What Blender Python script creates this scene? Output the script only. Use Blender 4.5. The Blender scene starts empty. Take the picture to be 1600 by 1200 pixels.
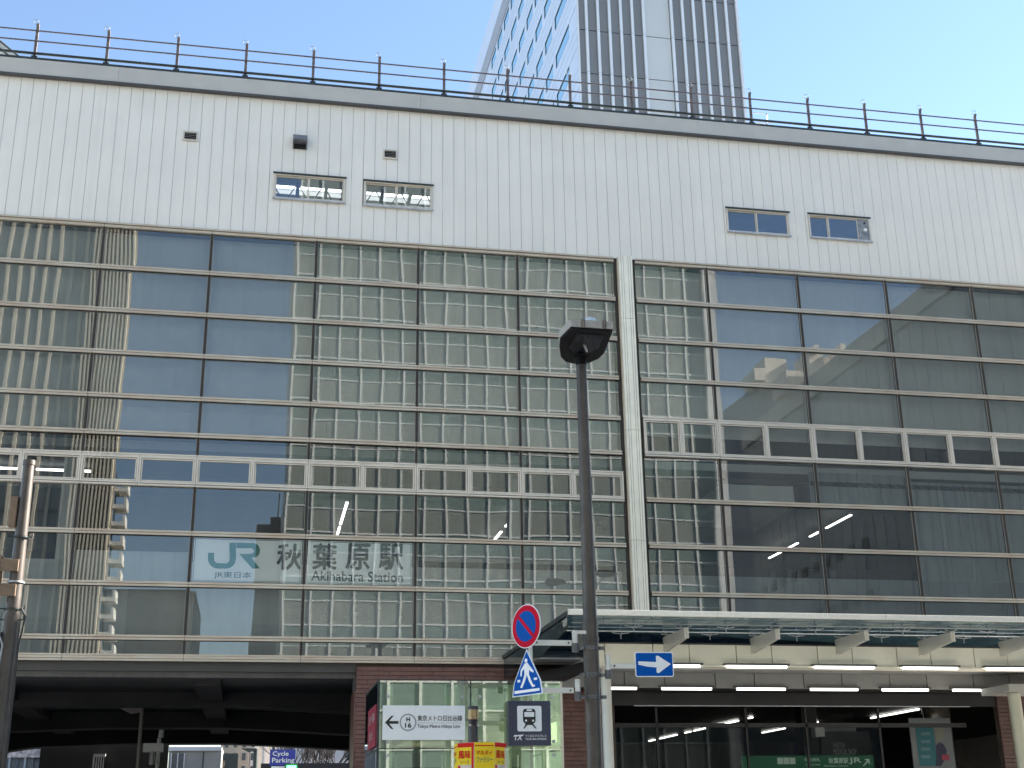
import bpy, bmesh, math, random
from mathutils import Vector, Matrix, noise
random.seed(7)
sc = bpy.context.scene
COL = sc.collection
# ------------------------------------------------------------------ camera
F = 2007.0; EYE = Vector((0, -36.0, 1.6))
P_, Y_, R_ = [math.radians(a) for a in (19.138, 11.336, -0.8864)]
fwd = Vector((math.sin(Y_)*math.cos(P_), math.cos(Y_)*math.cos(P_), math.sin(P_)))
r0 = Vector((math.cos(Y_), -math.sin(Y_), 0)); u0 = r0.cross(fwd)
rgt = r0*math.cos(R_) + u0*math.sin(R_); up = -r0*math.sin(R_) + u0*math.cos(R_)
cam = bpy.data.cameras.new('camera'); camo = bpy.data.objects.new('camera', cam); COL.objects.link(camo)
M = Matrix((rgt, up, -fwd)).transposed().to_4x4(); M.translation = EYE; camo.matrix_world = M
cam.sensor_width = 36; cam.lens = F/1600*36; cam.clip_start = .1; cam.clip_end = 6000
sc.camera = camo
def dirv(x, y): return fwd + rgt*((x-800)/F) - up*((y-600)/F)
def at(x, y, Y): d = dirv(x, y); return EYE + d*((Y+36)/d.y)
def atZ(x, y, Z): d = dirv(x, y); return EYE + d*((Z-1.6)/d.z)
def atX(x, y, X): d = dirv(x, y); return EYE + d*(X/d.x)
# ------------------------------------------------------------------ light
SUN_EL, SUN_AZ = math.radians(32), math.radians(78)     # azimuth from +Y towards +X: behind the plane of the facade, to the right
w = bpy.data.worlds.new('World'); sc.world = w; w.use_nodes = True
nt = w.node_tree; nt.nodes.clear()
out = nt.nodes.new('ShaderNodeOutputWorld'); bg = nt.nodes.new('ShaderNodeBackground')
sky = nt.nodes.new('ShaderNodeTexSky'); sky.sky_type = 'NISHITA'; sky.sun_disc = False
sky.sun_elevation = SUN_EL; sky.sun_rotation = SUN_AZ; sky.air_density = 1.0; sky.dust_density = 0.05; sky.ozone_density = 1.2
bg.inputs[1].default_value = 0.058
nt.links.new(sky.outputs[0], bg.inputs[0]); nt.links.new(bg.outputs[0], out.inputs[0])
sl = bpy.data.lights.new('sun', 'SUN'); sl.energy = 5.0; sl.angle = math.radians(.5); sl.color = (1, .94, .85)
so = bpy.data.objects.new('sun', sl); COL.objects.link(so); so.location = (0, 60, 60)
sd = Vector((math.sin(SUN_AZ)*math.cos(SUN_EL), math.cos(SUN_AZ)*math.cos(SUN_EL), math.sin(SUN_EL)))
so.rotation_euler = sd.to_track_quat('Z', 'Y').to_euler()
sc.view_settings.view_transform = 'Standard'; sc.view_settings.look = 'None'
sc.view_settings.exposure = 2.5; sc.view_settings.gamma = 1; sc.view_settings.use_curve_mapping = False
sc.cycles.max_bounces = 8; sc.cycles.transparent_max_bounces = 16; sc.cycles.glossy_bounces = 4
sc.cycles.sample_clamp_indirect = 6

# ------------------------------------------------------------------ materials
MATS = {}
def mat(name, col, rough=.6, metal=0, var=.08, scale=1.5, streak=0, bump=0, emit=None, spec=.5, var2=None):
    """procedural paint / metal / stone: base colour broken up by world-space noise, optional vertical run-off streaks"""
    if name in MATS: return MATS[name]
    m = bpy.data.materials.new(name); m.use_nodes = True; n = m.node_tree.nodes; l = m.node_tree.links
    b = n['Principled BSDF']; b.inputs['Roughness'].default_value = rough; b.inputs['Metallic'].default_value = metal
    b.inputs['Specular IOR Level'].default_value = spec
    g = n.new('ShaderNodeNewGeometry'); nz = n.new('ShaderNodeTexNoise'); nz.inputs['Scale'].default_value = scale; nz.inputs['Detail'].default_value = 4
    l.new(g.outputs['Position'], nz.inputs['Vector'])
    mx = n.new('ShaderNodeMix'); mx.data_type = 'RGBA'; mx.inputs['Factor'].default_value = 1
    mr = n.new('ShaderNodeMapRange'); mr.inputs[1].default_value = .3; mr.inputs[2].default_value = .7
    l.new(nz.outputs['Fac'], mr.inputs[0]); l.new(mr.outputs[0], mx.inputs['Factor'])
    c2 = var2 if var2 else tuple(c*(1+var) for c in col)
    c1 = col if var2 else tuple(c*(1-var) for c in col)
    mx.inputs['A'].default_value = (*c1, 1); mx.inputs['B'].default_value = (*c2, 1)
    last = mx.outputs['Result']
    if streak:
        mp = n.new('ShaderNodeMapping'); mp.inputs['Scale'].default_value = (5, 5, .35); l.new(g.outputs['Position'], mp.inputs['Vector'])
        n2 = n.new('ShaderNodeTexNoise'); n2.inputs['Scale'].default_value = 1; n2.inputs['Detail'].default_value = 6; l.new(mp.outputs[0], n2.inputs['Vector'])
        r2 = n.new('ShaderNodeMapRange'); r2.inputs[1].default_value = .45; r2.inputs[2].default_value = .75; r2.inputs[3].default_value = 1; r2.inputs[4].default_value = 1-streak
        l.new(n2.outputs['Fac'], r2.inputs[0])
        vm = n.new('ShaderNodeVectorMath'); vm.operation = 'SCALE'; l.new(last, vm.inputs[0]); l.new(r2.outputs[0], vm.inputs['Scale']); last = vm.outputs[0]
    l.new(last, b.inputs['Base Color'])
    if bump:
        n3 = n.new('ShaderNodeTexNoise'); n3.inputs['Scale'].default_value = scale*12; l.new(g.outputs['Position'], n3.inputs['Vector'])
        bp = n.new('ShaderNodeBump'); bp.inputs['Strength'].default_value = bump; bp.inputs['Distance'].default_value = .01
        l.new(n3.outputs['Fac'], bp.inputs['Height']); l.new(bp.outputs[0], b.inputs['Normal'])
    if emit:
        b.inputs['Emission Color'].default_value = (*emit[0], 1); b.inputs['Emission Strength'].default_value = emit[1]
    MATS[name] = m; return m
def glass(name, refl=.35, tint=(.55, .62, .62), rcol=(.85, .93, 1), dust=.06, dcol=(.5, .52, .5), rough=0):
    m = bpy.data.materials.new(name); m.use_nodes = True; n = m.node_tree.nodes; l = m.node_tree.links
    n.remove(n['Principled BSDF']); o = n['Material Output']
    gl = n.new('ShaderNodeBsdfGlossy'); gl.inputs['Color'].default_value = (*rcol, 1); gl.inputs['Roughness'].default_value = rough
    tr = n.new('ShaderNodeBsdfTransparent'); tr.inputs['Color'].default_value = (*tint, 1)
    lw = n.new('ShaderNodeFresnel'); lw.inputs['IOR'].default_value = 1.5
    ad = n.new('ShaderNodeMath'); ad.operation = 'ADD'; ad.inputs[1].default_value = refl-.04; ad.use_clamp = True; l.new(lw.outputs[0], ad.inputs[0])
    m1 = n.new('ShaderNodeMixShader'); l.new(ad.outputs[0], m1.inputs[0]); l.new(tr.outputs[0], m1.inputs[1]); l.new(gl.outputs[0], m1.inputs[2])
    df = n.new('ShaderNodeBsdfDiffuse'); df.inputs['Color'].default_value = (*dcol, 1)
    g = n.new('ShaderNodeNewGeometry'); mp = n.new('ShaderNodeMapping'); mp.inputs['Scale'].default_value = (2.2, 2.2, .5); l.new(g.outputs['Position'], mp.inputs['Vector'])
    nz = n.new('ShaderNodeTexNoise'); nz.inputs['Scale'].default_value = 1; nz.inputs['Detail'].default_value = 6; l.new(mp.outputs[0], nz.inputs['Vector'])
    mr = n.new('ShaderNodeMapRange'); mr.inputs[1].default_value = .35; mr.inputs[2].default_value = .75; mr.inputs[3].default_value = dust*.3; mr.inputs[4].default_value = dust*1.9
    l.new(nz.outputs['Fac'], mr.inputs[0])
    m2 = n.new('ShaderNodeMixShader'); l.new(mr.outputs[0], m2.inputs[0]); l.new(m1.outputs[0], m2.inputs[1]); l.new(df.outputs[0], m2.inputs[2])
    if name == 'canopy_glass':
        tl = n.new('ShaderNodeBsdfTranslucent'); tl.inputs[0].default_value = (.10, .15, .16, 1)
        m3 = n.new('ShaderNodeMixShader'); m3.inputs[0].default_value = .6; l.new(df.outputs[0], m3.inputs[1]); l.new(tl.outputs[0], m3.inputs[2]); l.new(m3.outputs[0], m2.inputs[2])
    l.new(m2.outputs[0], o.inputs['Surface']); MATS[name] = m; return m
def emis(name, col, s):
    return mat(name, (.8, .8, .8), .4, var=0, emit=(col, s))

panel_m = mat('white_panel_paint', (.82, .785, .725), .45, var=.03, scale=.6, streak=.05)
back_m = mat('panel_joint_dark', (.34, .34, .34), .8)
coping_m = mat('coping_grey', (.50, .485, .45), .5, var=.05)
coping_d = mat('coping_edge_dark', (.07, .07, .075), .5)
trans_m = mat('anodised_transom', (.58, .53, .44), .45, .4, var2=(.50, .40, .31), scale=.9)
alu_m = mat('aluminium_frame', (.66, .60, .52), .45, .4, var=.06)
alu_y = mat('column_cladding', (.93, .88, .75), .45, .3, var=.05, scale=3, streak=.12)
mull_m = mat('dark_gasket', (.045, .04, .036), .6, spec=.2)
edge_m = mat('mullion_edge_grey', (.30, .28, .25), .5)
steel_rust = mat('rusty_steel', (.17, .13, .12), .7, .3, var=.35, scale=8)
steel_dark = mat('dark_rail_steel', (.045, .055, .055), .5, .4, var=.2, scale=4)
steel_pale = mat('galvanised_steel', (.45, .46, .47), .45, .6, var=.15, scale=6)
back_panel = mat('back_painted_board', (.55, .56, .555), .8, var=.10, scale=.4, streak=.07)
room_wall = mat('room_wall', (.55, .56, .56), .8, var=.04)
room_dark = mat('room_dark', (.03, .036, .046), .8, var=.1)
room_floor = mat('room_floor', (.06, .06, .06), .6)
pane_m = glass('curtain_wall_glass', .135, (.76, .80, .80), (1, 1, .97), dust=.03)
pane_s = glass('sash_glass', .18, (.75, .79, .79), dust=.03)
clear_m = glass('clear_glass', .14, (.88, .94, .86), (.98, 1, .95), dust=.05, dcol=(.5, .58, .5))
door_m = glass('door_glass', .015, (.6, .62, .6), dust=.01)
sign_glass = glass('sign_pane_glass', .115, (.93, .95, .94), dust=.01)
canopy_g = glass('canopy_glass', .10, (.30, .36, .38), dust=.35, dcol=(.055, .07, .075))
film_m = mat('sign_film', (.80, .83, .83), .6, var=.02)
green_m = mat('sign_green', (.02, .20, .16), .5, var=.05)
ink_m = mat('sign_dark_ink', (.03, .034, .03), .5, var=.05)
teal_ink = mat('sign_teal_ink', (.03, .11, .13), .5, var=.05)
black_m = mat('black_print', (.012, .012, .014), .4, var=.0)
white_m = mat('white_print', (.86, .87, .88), .35, var=.02)
navy_m = mat('navy_sign', (.035, .04, .075), .35, var=.04)
blue_m = mat('traffic_blue', (.002, .088, .40), .6, var=.05, spec=.08)
red_m = mat('traffic_red', (.55, .006, .03), .6, spec=.08, var=.05)
sign_back = mat('sign_aluminium', (.5, .5, .5), .4, .7)
arm_m = mat('white_arm_paint', (.72, .70, .64), .4, var=.06, scale=12)
pole_m = mat('bronze_pole_paint', (.085, .07, .06), .42, .25, var=.22, scale=5, streak=.3)
band_m = mat('clamp_grey', (.13, .13, .135), .5, .5, var=.2, scale=20)
brown_m = mat('tan_arm_paint', (.23, .155, .10), .5, .2, var=.15, scale=9)
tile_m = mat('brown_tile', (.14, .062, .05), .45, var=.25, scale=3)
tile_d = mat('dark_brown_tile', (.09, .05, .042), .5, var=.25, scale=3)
grout_m = mat('tile_grout', (.05, .035, .03), .9)
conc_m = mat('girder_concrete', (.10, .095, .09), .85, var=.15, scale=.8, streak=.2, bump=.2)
dark_c = mat('dark_concrete', (.022, .022, .025), .9, var=.3, scale=.6)  # near-black concrete, mottled by noise
fascia_m = mat('canopy_fascia', (.86, .83, .70), .5, .0, var=.05, scale=1.2)
soffit_m = mat('canopy_soffit', (.30, .30, .29), .6, var=.05)
fin_m = mat('bracket_plate', (.66, .65, .60), .4, .3, var=.06)
tube_m = emis('lamp_tube', (1, .98, .92), 1.0)
tube_in = emis('concourse_lamp', (1, .98, .93), 1.0)

# ------------------------------------------------------------------ builders
WL = {}
def link(o, parent=None, loc=None):
    COL.objects.link(o); 
    L = Vector(loc) if loc is not None else Vector((0, 0, 0))
    WL[o.name] = L.copy()
    if parent is not None:
        o.parent = parent; o.location = L - WL[parent.name]
    else: o.location = L
    return o
def thing(name, label, cat, loc, group=None, kind=None):
    o = bpy.data.objects.new(name, None); o.empty_display_size = .3; link(o, None, loc)
    tag(o, label, cat, group, kind); return o
def tag(o, label=None, cat=None, group=None, kind=None):
    if label: o['label'] = label
    if cat: o['category'] = cat
    if group: o['group'] = group
    if kind: o['kind'] = kind
    return o
class MB:
    def __init__(s): s.v = []; s.f = []; s.m = []; s.sm = []
    def add(s, vs, fs, mi=0, smooth=False):
        b = len(s.v); s.v += [Vector(v) for v in vs]
        for f in fs: s.f.append([b+i for i in f]); s.m.append(mi); s.sm.append(smooth)
        return s
    def box(s, x0, x1, y0, y1, z0, z1, mi=0):
        return s.add([(x0,y0,z0),(x1,y0,z0),(x1,y1,z0),(x0,y1,z0),(x0,y0,z1),(x1,y0,z1),(x1,y1,z1),(x0,y1,z1)],
              [(0,3,2,1),(4,5,6,7),(0,1,5,4),(1,2,6,5),(2,3,7,6),(3,0,4,7)], mi)
    def prism(s, pts, d, mi=0):
        """polygon pts (3d, any plane) extruded by vector d"""
        n = len(pts); d = Vector(d); a = [Vector(p) for p in pts]
        return s.add(a+[p+d for p in a], [list(range(n)), [2*n-1-i for i in range(n)]]+[(i, n+i, n+(i+1)%n, (i+1)%n) for i in range(n)], mi)
    def tube(s, a, b, ra, rb=None, n=10, mi=0, caps=True):
        a = Vector(a); b = Vector(b); rb = ra if rb is None else rb; d = (b-a).normalized()
        x = d.orthogonal().normalized(); y = d.cross(x)
        vs = [a+(x*math.cos(2*math.pi*i/n)+y*math.sin(2*math.pi*i/n))*ra for i in range(n)]+[b+(x*math.cos(2*math.pi*i/n)+y*math.sin(2*math.pi*i/n))*rb for i in range(n)]
        s.add(vs, [(i, (i+1)%n, n+(i+1)%n, n+i) for i in range(n)], mi, True)
        if caps: s.add(vs[:n], [list(range(n))[::-1]], mi); s.add(vs[n:], [list(range(n))], mi)
        return s
    def ring(s, c, ax, R, r, n=16, m=6, mi=0):
        c = Vector(c); ax = Vector(ax).normalized(); x = ax.orthogonal().normalized(); y = ax.cross(x); vs = []
        for i in range(n):
            t = 2*math.pi*i/n; e = x*math.cos(t)+y*math.sin(t)
            for j in range(m):
                q = 2*math.pi*j/m; vs.append(c+e*(R+r*math.cos(q))+ax*(r*math.sin(q)))
        return s.add(vs, [(i*m+j, ((i+1)%n)*m+j, ((i+1)%n)*m+(j+1)%m, i*m+(j+1)%m) for i in range(n) for j in range(m)], mi, True)
    def build(s, name, mats, parent=None, loc=None, bevel=0):
        if not isinstance(mats, (list, tuple)): mats = [mats]
        if loc is None:
            lo = [min(v[k] for v in s.v) for k in range(3)]; hi = [max(v[k] for v in s.v) for k in range(3)]
            loc = Vector(((lo[0]+hi[0])/2, (lo[1]+hi[1])/2, (lo[2]+hi[2])/2)) if parent is not None else Vector(((lo[0]+hi[0])/2, (lo[1]+hi[1])/2, lo[2]))
        loc = Vector(loc)
        me = bpy.data.meshes.new(name); me.from_pydata([tuple(v-loc) for v in s.v], [], s.f)
        for m in mats: me.materials.append(m)
        me.polygons.foreach_set('material_index', s.m); me.polygons.foreach_set('use_smooth', s.sm); me.update()
        bm = bmesh.new(); bm.from_mesh(me)
        if bevel: bmesh.ops.bevel(bm, geom=list(bm.edges), offset=bevel, segments=1, affect='EDGES')
        bmesh.ops.recalc_face_normals(bm, faces=bm.faces); bm.to_mesh(me); bm.free()
        o = bpy.data.objects.new(name, me); return link(o, parent, loc)
def boxo(name, x0, x1, y0, y1, z0, z1, m, parent=None, bevel=0): return MB().box(x0, x1, y0, y1, z0, z1).build(name, m, parent, bevel=bevel)
def inst(o, loc, parent=None, mats=None):
    c = o.copy(); 
    for k in ('label',): 
        if k in c: del c[k]
    return link(c, parent, loc)
def copy_parts(src, dst, delta):
    for ch in list(src.children):
        c = inst(ch, WL[ch.name]+Vector(delta), dst); copy_parts(ch, c, delta)
def text(body, m, parent, x0, x1, z0, z1, y, name='lettering', bold=0, shear=0, M2=None, depth=.003):
    """lettering fitted into the rectangle x0..x1, z0..z1 of the plane at y, facing -Y (or mapped by M2)"""
    cu = bpy.data.curves.new('t', 'FONT'); cu.body = body; cu.size = 1;  cu.shear = shear; cu.resolution_u = 3
    o = bpy.data.objects.new('t', cu); COL.objects.link(o); dg = bpy.context.evaluated_depsgraph_get()
    me = bpy.data.meshes.new_from_object(o.evaluated_get(dg)); bpy.data.objects.remove(o)
    vs = [v.co.copy() for v in me.vertices]; fs = [list(p.vertices) for p in me.polygons]
    if not vs: return None
    lx, hx = min(v.x for v in vs), max(v.x for v in vs); ly, hy = min(v.y for v in vs), max(v.y for v in vs)
    q = []
    for v in vs:
        p = Vector((x0+(v.x-lx)/(hx-lx)*(x1-x0), y, z0+(v.y-ly)/(hy-ly)*(z1-z0)))
        q.append(M2 @ p if M2 is not None else p)
    if bold:
        k = bold*(z1-z0)*.9; base = list(q); nf = len(base); allf = list(fs)
        for n_i, (dx, dz) in enumerate(((k, 0), (-k, 0), (0, k), (0, -k))):
            dv = Vector((dx, -.0006*(n_i+1), dz)); dv = (M2.to_3x3() @ dv) if M2 is not None else dv
            q += [v+dv for v in base]; allf += [[i+nf*(n_i+1) for i in f] for f in fs]
        fs = allf
    lo = [min(v[k] for v in q) for k in range(3)]; hi = [max(v[k] for v in q) for k in range(3)]
    loc = Vector([(lo[k]+hi[k])/2 for k in range(3)])
    me2 = bpy.data.meshes.new(name); me2.from_pydata([tuple(v-loc) for v in q], [], fs); me2.materials.append(m); me2.update()
    return link(bpy.data.objects.new(name, me2), parent, loc)
def flat(pts, y, m, parent, name, th=.004, M2=None):
    """polygon of (x,z) pairs lying at y with thickness th behind it"""
    ps = [Vector((a, y, b)) for a, b in pts]; d = Vector((0, th, 0))
    if M2 is not None: ps2 = [M2 @ p for p in ps]; d = M2.to_3x3() @ d; ps = ps2
    return MB().prism(ps, d).build(name, m, parent)
def disc(cx, cz, r, n=24, rx=None): return [(cx+(rx or r)*math.cos(2*math.pi*i/n), cz+r*math.sin(2*math.pi*i/n)) for i in range(n)]
def rrect(x0, x1, z0, z1, r, n=4):
    o = []
    for cx, cz, a in ((x1-r, z1-r, 0), (x0+r, z1-r, 90), (x0+r, z0+r, 180), (x1-r, z0+r, 270)):
        for i in range(n+1):
            t = math.radians(a+90*i/n); o.append((cx+r*math.cos(t), cz+r*math.sin(t)))
    return o

# ================================================================== GROUND
asph = mat('asphalt', (.055, .055, .057), .9, var=.25, scale=1.5, bump=.4)
pave = mat('paving', (.38, .36, .33), .85, var=.15, scale=1.0, bump=.2)
paint = mat('road_paint', (.7, .7, .68), .6, var=.1)
g = MB(); g.add([(-2500,-2500,-.13),(2500,-2500,-.13),(2500,2500,-.13),(-2500,2500,-.13)], [(0,1,2,3)])
tag(g.build('ground', asph, loc=(0, 0, -.13)), kind='structure')
boxo('pavement', -120, 120, -24, 0.4, -.12, 0, pave)['kind'] = 'structure'
boxo('kerb', -120, 120, -24.2, -24.003, -.12, .01, mat('kerb_stone', (.33, .33, .32), .8))['kind'] = 'structure'
boxo('far_pavement', -160, 160, -63.9, -50, -.12, .02, pave)['kind'] = 'structure'
for k in range(12): boxo('road_marking', -55+k*9, -50+k*9, -37.1, -36.95, -.128, -.124, paint)['kind'] = 'structure'

# ================================================================== STATION BUILDING
ST = thing('station_building', 'long station building with white ribbed metal top above a mirrored glass curtain wall', 'building', (9, 0, 0))
X = lambda k: -5.0+3.11*k
KX0, KX1 = -3, 12
XL, XR = X(KX0), X(KX1)
TZ, CB, CT = 18.73, 23.46, 23.98        # glass top, coping bottom, coping top
# shell: dark backing of the panel wall (with holes for the four windows), roof, sides, back, floors
wins = [(-.16, 2.03, 19.97, 20.82), (2.60, 4.76, 19.95, 20.80), (14.48, 16.67, 19.99, 20.84), (17.36, 19.56, 20.00, 20.86)]
xs = [XL] + [v for q in wins for v in q[:2]] + [XR]
for i in range(0, len(xs), 2): boxo('backing_wall', xs[i], xs[i+1], .03, .20, TZ, CB, back_m, ST)
for x0, x1, z0, z1 in wins:
    boxo('backing_wall', x0, x1, .03, .20, TZ, z0, back_m, ST); boxo('backing_wall', x0, x1, .03, .20, z1, CB, back_m, ST)
# roof, left open over the two upper rooms where daylight comes through a translucent strip
boxo('roof_slab', XL, XR, .2, 5.2, 23.3, 23.6, room_wall, ST); boxo('roof_slab', XL, XR, 6.1, 24, 23.3, 23.6, room_wall, ST)
skl = mat('translucent_skylight', (.85, .87, .88), .7); 
n_ = skl.node_tree; tl = n_.nodes.new('ShaderNodeBsdfTranslucent'); tl.inputs[0].default_value = (.85, .88, .9, 1)
n_.links.new(tl.outputs[0], n_.nodes['Material Output'].inputs['Surface'])
boxo('skylight', XL, -1.5, 5.2, 6.1, 23.3, 23.6, room_wall, ST); boxo('skylight', 7, XR, 5.2, 6.1, 23.3, 23.6, room_wall, ST)
mb = MB(); boxo('roof_slab', -1.5, 7, 5.2, 5.45, 23.3, 23.49, room_wall, ST); mb.add([(-1.5,5.46,23.5),(7,5.46,23.5),(7,6.1,23.5),(-1.5,6.1,23.5)], [(0,1,2,3)]); mb.build('skylight', skl, ST)
for k in range(9): boxo('skylight_bar', -1.4+k*1.0, -1.28+k*1.0, 5.2, 6.1, 23.2, 23.3, steel_dark, ST)
tr = MB()
for k in range(10):
    xa = -1.6+k*.9; tr.tube((xa, 5.0, 22.35), (xa+.45, 5.0, 23.2), .022, n=6); tr.tube((xa+.45, 5.0, 23.2), (xa+.9, 5.0, 22.35), .022, n=6)
tr.tube((-1.8, 5.0, 22.35), (7.4, 5.0, 22.35), .05, n=6); tr.build('roof_truss', steel_dark, ST)
boxo('side_wall', XL-.2, XL, .0, 24, 5.7, 23.9, panel_m, ST); boxo('side_wall', XR, XR+.2, .0, 24, 0, 23.9, panel_m, ST)
boxo('rear_wall', XL, XR, 24, 24.2, 5.7, 23.9, room_wall, ST)
boxo('room_partition', XL, XR, 6.6, 6.7, 18.9, 23.3, mat('attic_wall', (.30, .31, .29), .8), ST)
boxo('floor_slab', XL, XR, .12, 24, 18.6, 18.9, room_dark, ST)
boxo('floor_slab', XL, XR, 1.2, 24, 12.2, 12.45, room_wall, ST)
boxo('concourse_ceiling', XL, XR, .9, 24, 11.75, 11.9, mat('concourse_ceiling_paint', (.05, .05, .052), .8), ST)
boxo('concourse_floor', XL, XR, .14, 24, 5.75, 6.05, room_floor, ST)
boxo('concourse_rear_wall', XL, XR, 14, 14.1, 6.05, 11.75, room_dark, ST)
# white panels
def seg_minus(z0, z1, cuts):
    segs = [(z0, z1)]
    for a, b in cuts:
        segs = [s for t in segs for s in (((t[0], min(a, t[1])), (max(b, t[0]), t[1])) if a < t[1] and b > t[0] else (t,)) if s[1]-s[0] > .02]
    return segs
PW = .3585; protos = {}
x = XL+.05
while x < XR-.1:
    x1 = min(x+PW, XR); cuts = []
    for a, b, c, d in wins:
        if x1 > a and x < b: cuts.append((c, d))
    for (a, b, c, d) in wins:      # strips left and right of a window inside this panel's width
        if x1 > a and x < b:
            for p0, p1 in ((x, a-.004), (b+.004, x1)):
                if p1-p0 > .03: MB().box(p0+.008, p1, -.012, 0, c, d).build('wall_panel', panel_m, ST, loc=((p0+p1)/2, 0, c))
    for z0, z1 in seg_minus(TZ+.03, CB, cuts):
        key = (round(z0, 2), round(z1, 2), round(x1-x, 3))
        cl = []
        if len(cuts):
            for a, b, c, d in wins:
                pass
        if key not in protos:
            mb = MB(); g_ = .003; e = .004   # folded tray: bevelled long edges
            mb.add([(x+g_, .0, z0), (x+g_+e, -.012, z0), (x1-g_-e, -.012, z0), (x1-g_, .0, z0),
                    (x+g_, .0, z1), (x+g_+e, -.012, z1), (x1-g_-e, -.012, z1), (x1-g_, .0, z1)],
                   [(0,1,5,4), (1,2,6,5), (2,3,7,6), (0,3,2,1), (4,5,6,7), (0,4,7,3)])
            o = mb.build('wall_panel', panel_m, ST, loc=((x+x1)/2, 0, z0)); protos[key] = o
        else: inst(protos[key], ((x+x1)/2, 0, z0), ST)
    x += PW
# coping
for k in range(KX0, KX1, 3):
    mb = MB(); a, b = X(k)+.003, X(k+3)-.003
    mb.prism([(a, -.18, CB), (a, -.18, CT), (a, .5, CT+.05), (a, .5, CB+.05), (a, -.03, CB)], (b-a, 0, 0)); mb.build('coping', coping_m, ST)
boxo('coping_drip', XL, XR, -.20, -.035, CB-.055, CB-.003, coping_d, ST)
boxo('roof_edge_trim', XL, XR, -.10, .3, CT+.06, CT+.13, steel_dark, ST)
# upper sliding windows
room = mat('attic_room', (.32, .33, .31), .8)
def sliding(x0, x1, z0, z1, split, board=None):
    W = MB(); t = .05
    W.box(x0, x1, -.06, .10, z1-t, z1).box(x0, x1, -.06, .10, z0, z0+t)
    W.box(x0, x0+t, -.06, .10, z0+t, z1-t).box(x1-t, x1, -.06, .10, z0+t, z1-t)
    w_ = W.build('window', alu_m, ST)
    boxo('lintel_flashing', x0-.03, x1+.03, -.10, -.062, z1-.01, z1+.035, steel_dark, w_); boxo('sill', x0-.02, x1+.02, -.10, -.062, z0-.035, z0+.012, steel_pale, w_)
    xe = board if board else x1-t
    sp = x0+split
    for (a, b, yy) in ((x0+t, sp, .035), (sp, xe, .0)):
        S = MB(); s = .035
        S.box(a, b, yy-.012, yy+.012, z1-t-s, z1-t-.001).box(a, b, yy-.012, yy+.012, z0+t+.001, z0+t+s).box(a+.001, a+s, yy-.012, yy+.012, z0+t+s, z1-t-s).box(b-s, b-.001, yy-.012, yy+.012, z0+t+s, z1-t-s)
        S.build('sash', alu_m, w_)
        p = MB(); p.add([(a+s, yy, z0+t+s), (b-s, yy, z0+t+s), (b-s, yy, z1-t-s), (a+s, yy, z1-t-s)], [(0,1,2,3)]); p.build('pane', pane_s, w_)
    if board:
        bo = boxo('vent_board', board+.003, x1-t-.003, -.03, .02, z0+t, z1-t, mat('galvanised_board', (.28, .29, .30), .5, .5, var=.3, scale=6), w_)
        cx = (board+x1-t)/2; 
        MB().tube((cx+.04, -.045, z0+.42), (cx+.04, -.09, z0+.42), .06, .06, 14).build('vent_pipe', white_m, w_)
        MB().tube((cx+.05, -.035, z0+.68), (cx+.05, -.06, z0+.68), .035, .035, 12).build('vent_pipe', black_m, w_)
    return w_
sliding(*wins[0], 1.06); sliding(*wins[1], 1.02); sliding(*wins[2], 1.05); sliding(*wins[3], .70, board=19.13)
for xa, xb in ((-1.5, 7.0), (13.5, 21)):     # attic rooms behind them
    boxo('attic_partition', xa-.1, xa, .2, 6.6, 18.9, 23.3, room, ST); boxo('attic_partition', xb, xb+.1, .2, 6.6, 18.9, 23.3, room, ST)
boxo('attic_post', 2.0, 2.15, 1.6, 1.75, 18.9, 23.3, room_wall, ST); boxo('attic_post', 5.0, 5.12, 2.0, 2.1, 18.9, 23.3, room_wall, ST)
# louvre vents and the hooded vent
def louvre(cx, cz):
    V = MB(); a, b, c, d = cx-.225, cx+.225, cz-.165, cz+.165
    V.box(a, b, -.075, -.032, d-.045, d).box(a, b, -.075, -.032, c, c+.045).box(a, a+.045, -.075, -.032, c+.045, d-.045).box(b-.045, b, -.075, -.032, c+.045, d-.045)
    V.box(a+.03, b-.03, -.036, -.031, c+.03, d-.03, 1)
    v = V.build('louvre_vent', [alu_m, black_m], ST)
    for k in range(4):
        z = c+.065+k*.057; MB().prism([(a+.045, -.072, z), (a+.045, -.066, z+.004), (a+.045, -.040, z+.028), (a+.045, -.046, z+.024)], (.36, 0, 0)).build('slat', alu_m, v)
louvre(-2.74, 21.86); louvre(3.40, 21.80)
H = MB(); a, b = .36, .80
H.prism([(a, -.03, 22.17), (a, -.22, 22.13), (a, -.36, 21.93), (a, -.36, 21.90), (a, -.03, 21.90)], (b-a, 0, 0), 0)
for q in (a, b-.03): H.prism([(q, -.03, 21.90), (q, -.36, 21.90), (q, -.36, 21.87), (q, -.05, 21.72), (q, -.03, 21.72)], (.03, 0, 0), 0)
H.box(a+.035, b-.035, -.05, -.031, 21.73, 21.895, 1)
H.build('vent_hood', [mat('vent_hood_grey', (.20, .205, .22), .45, .3, var=.15, scale=8), black_m], ST)

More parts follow.
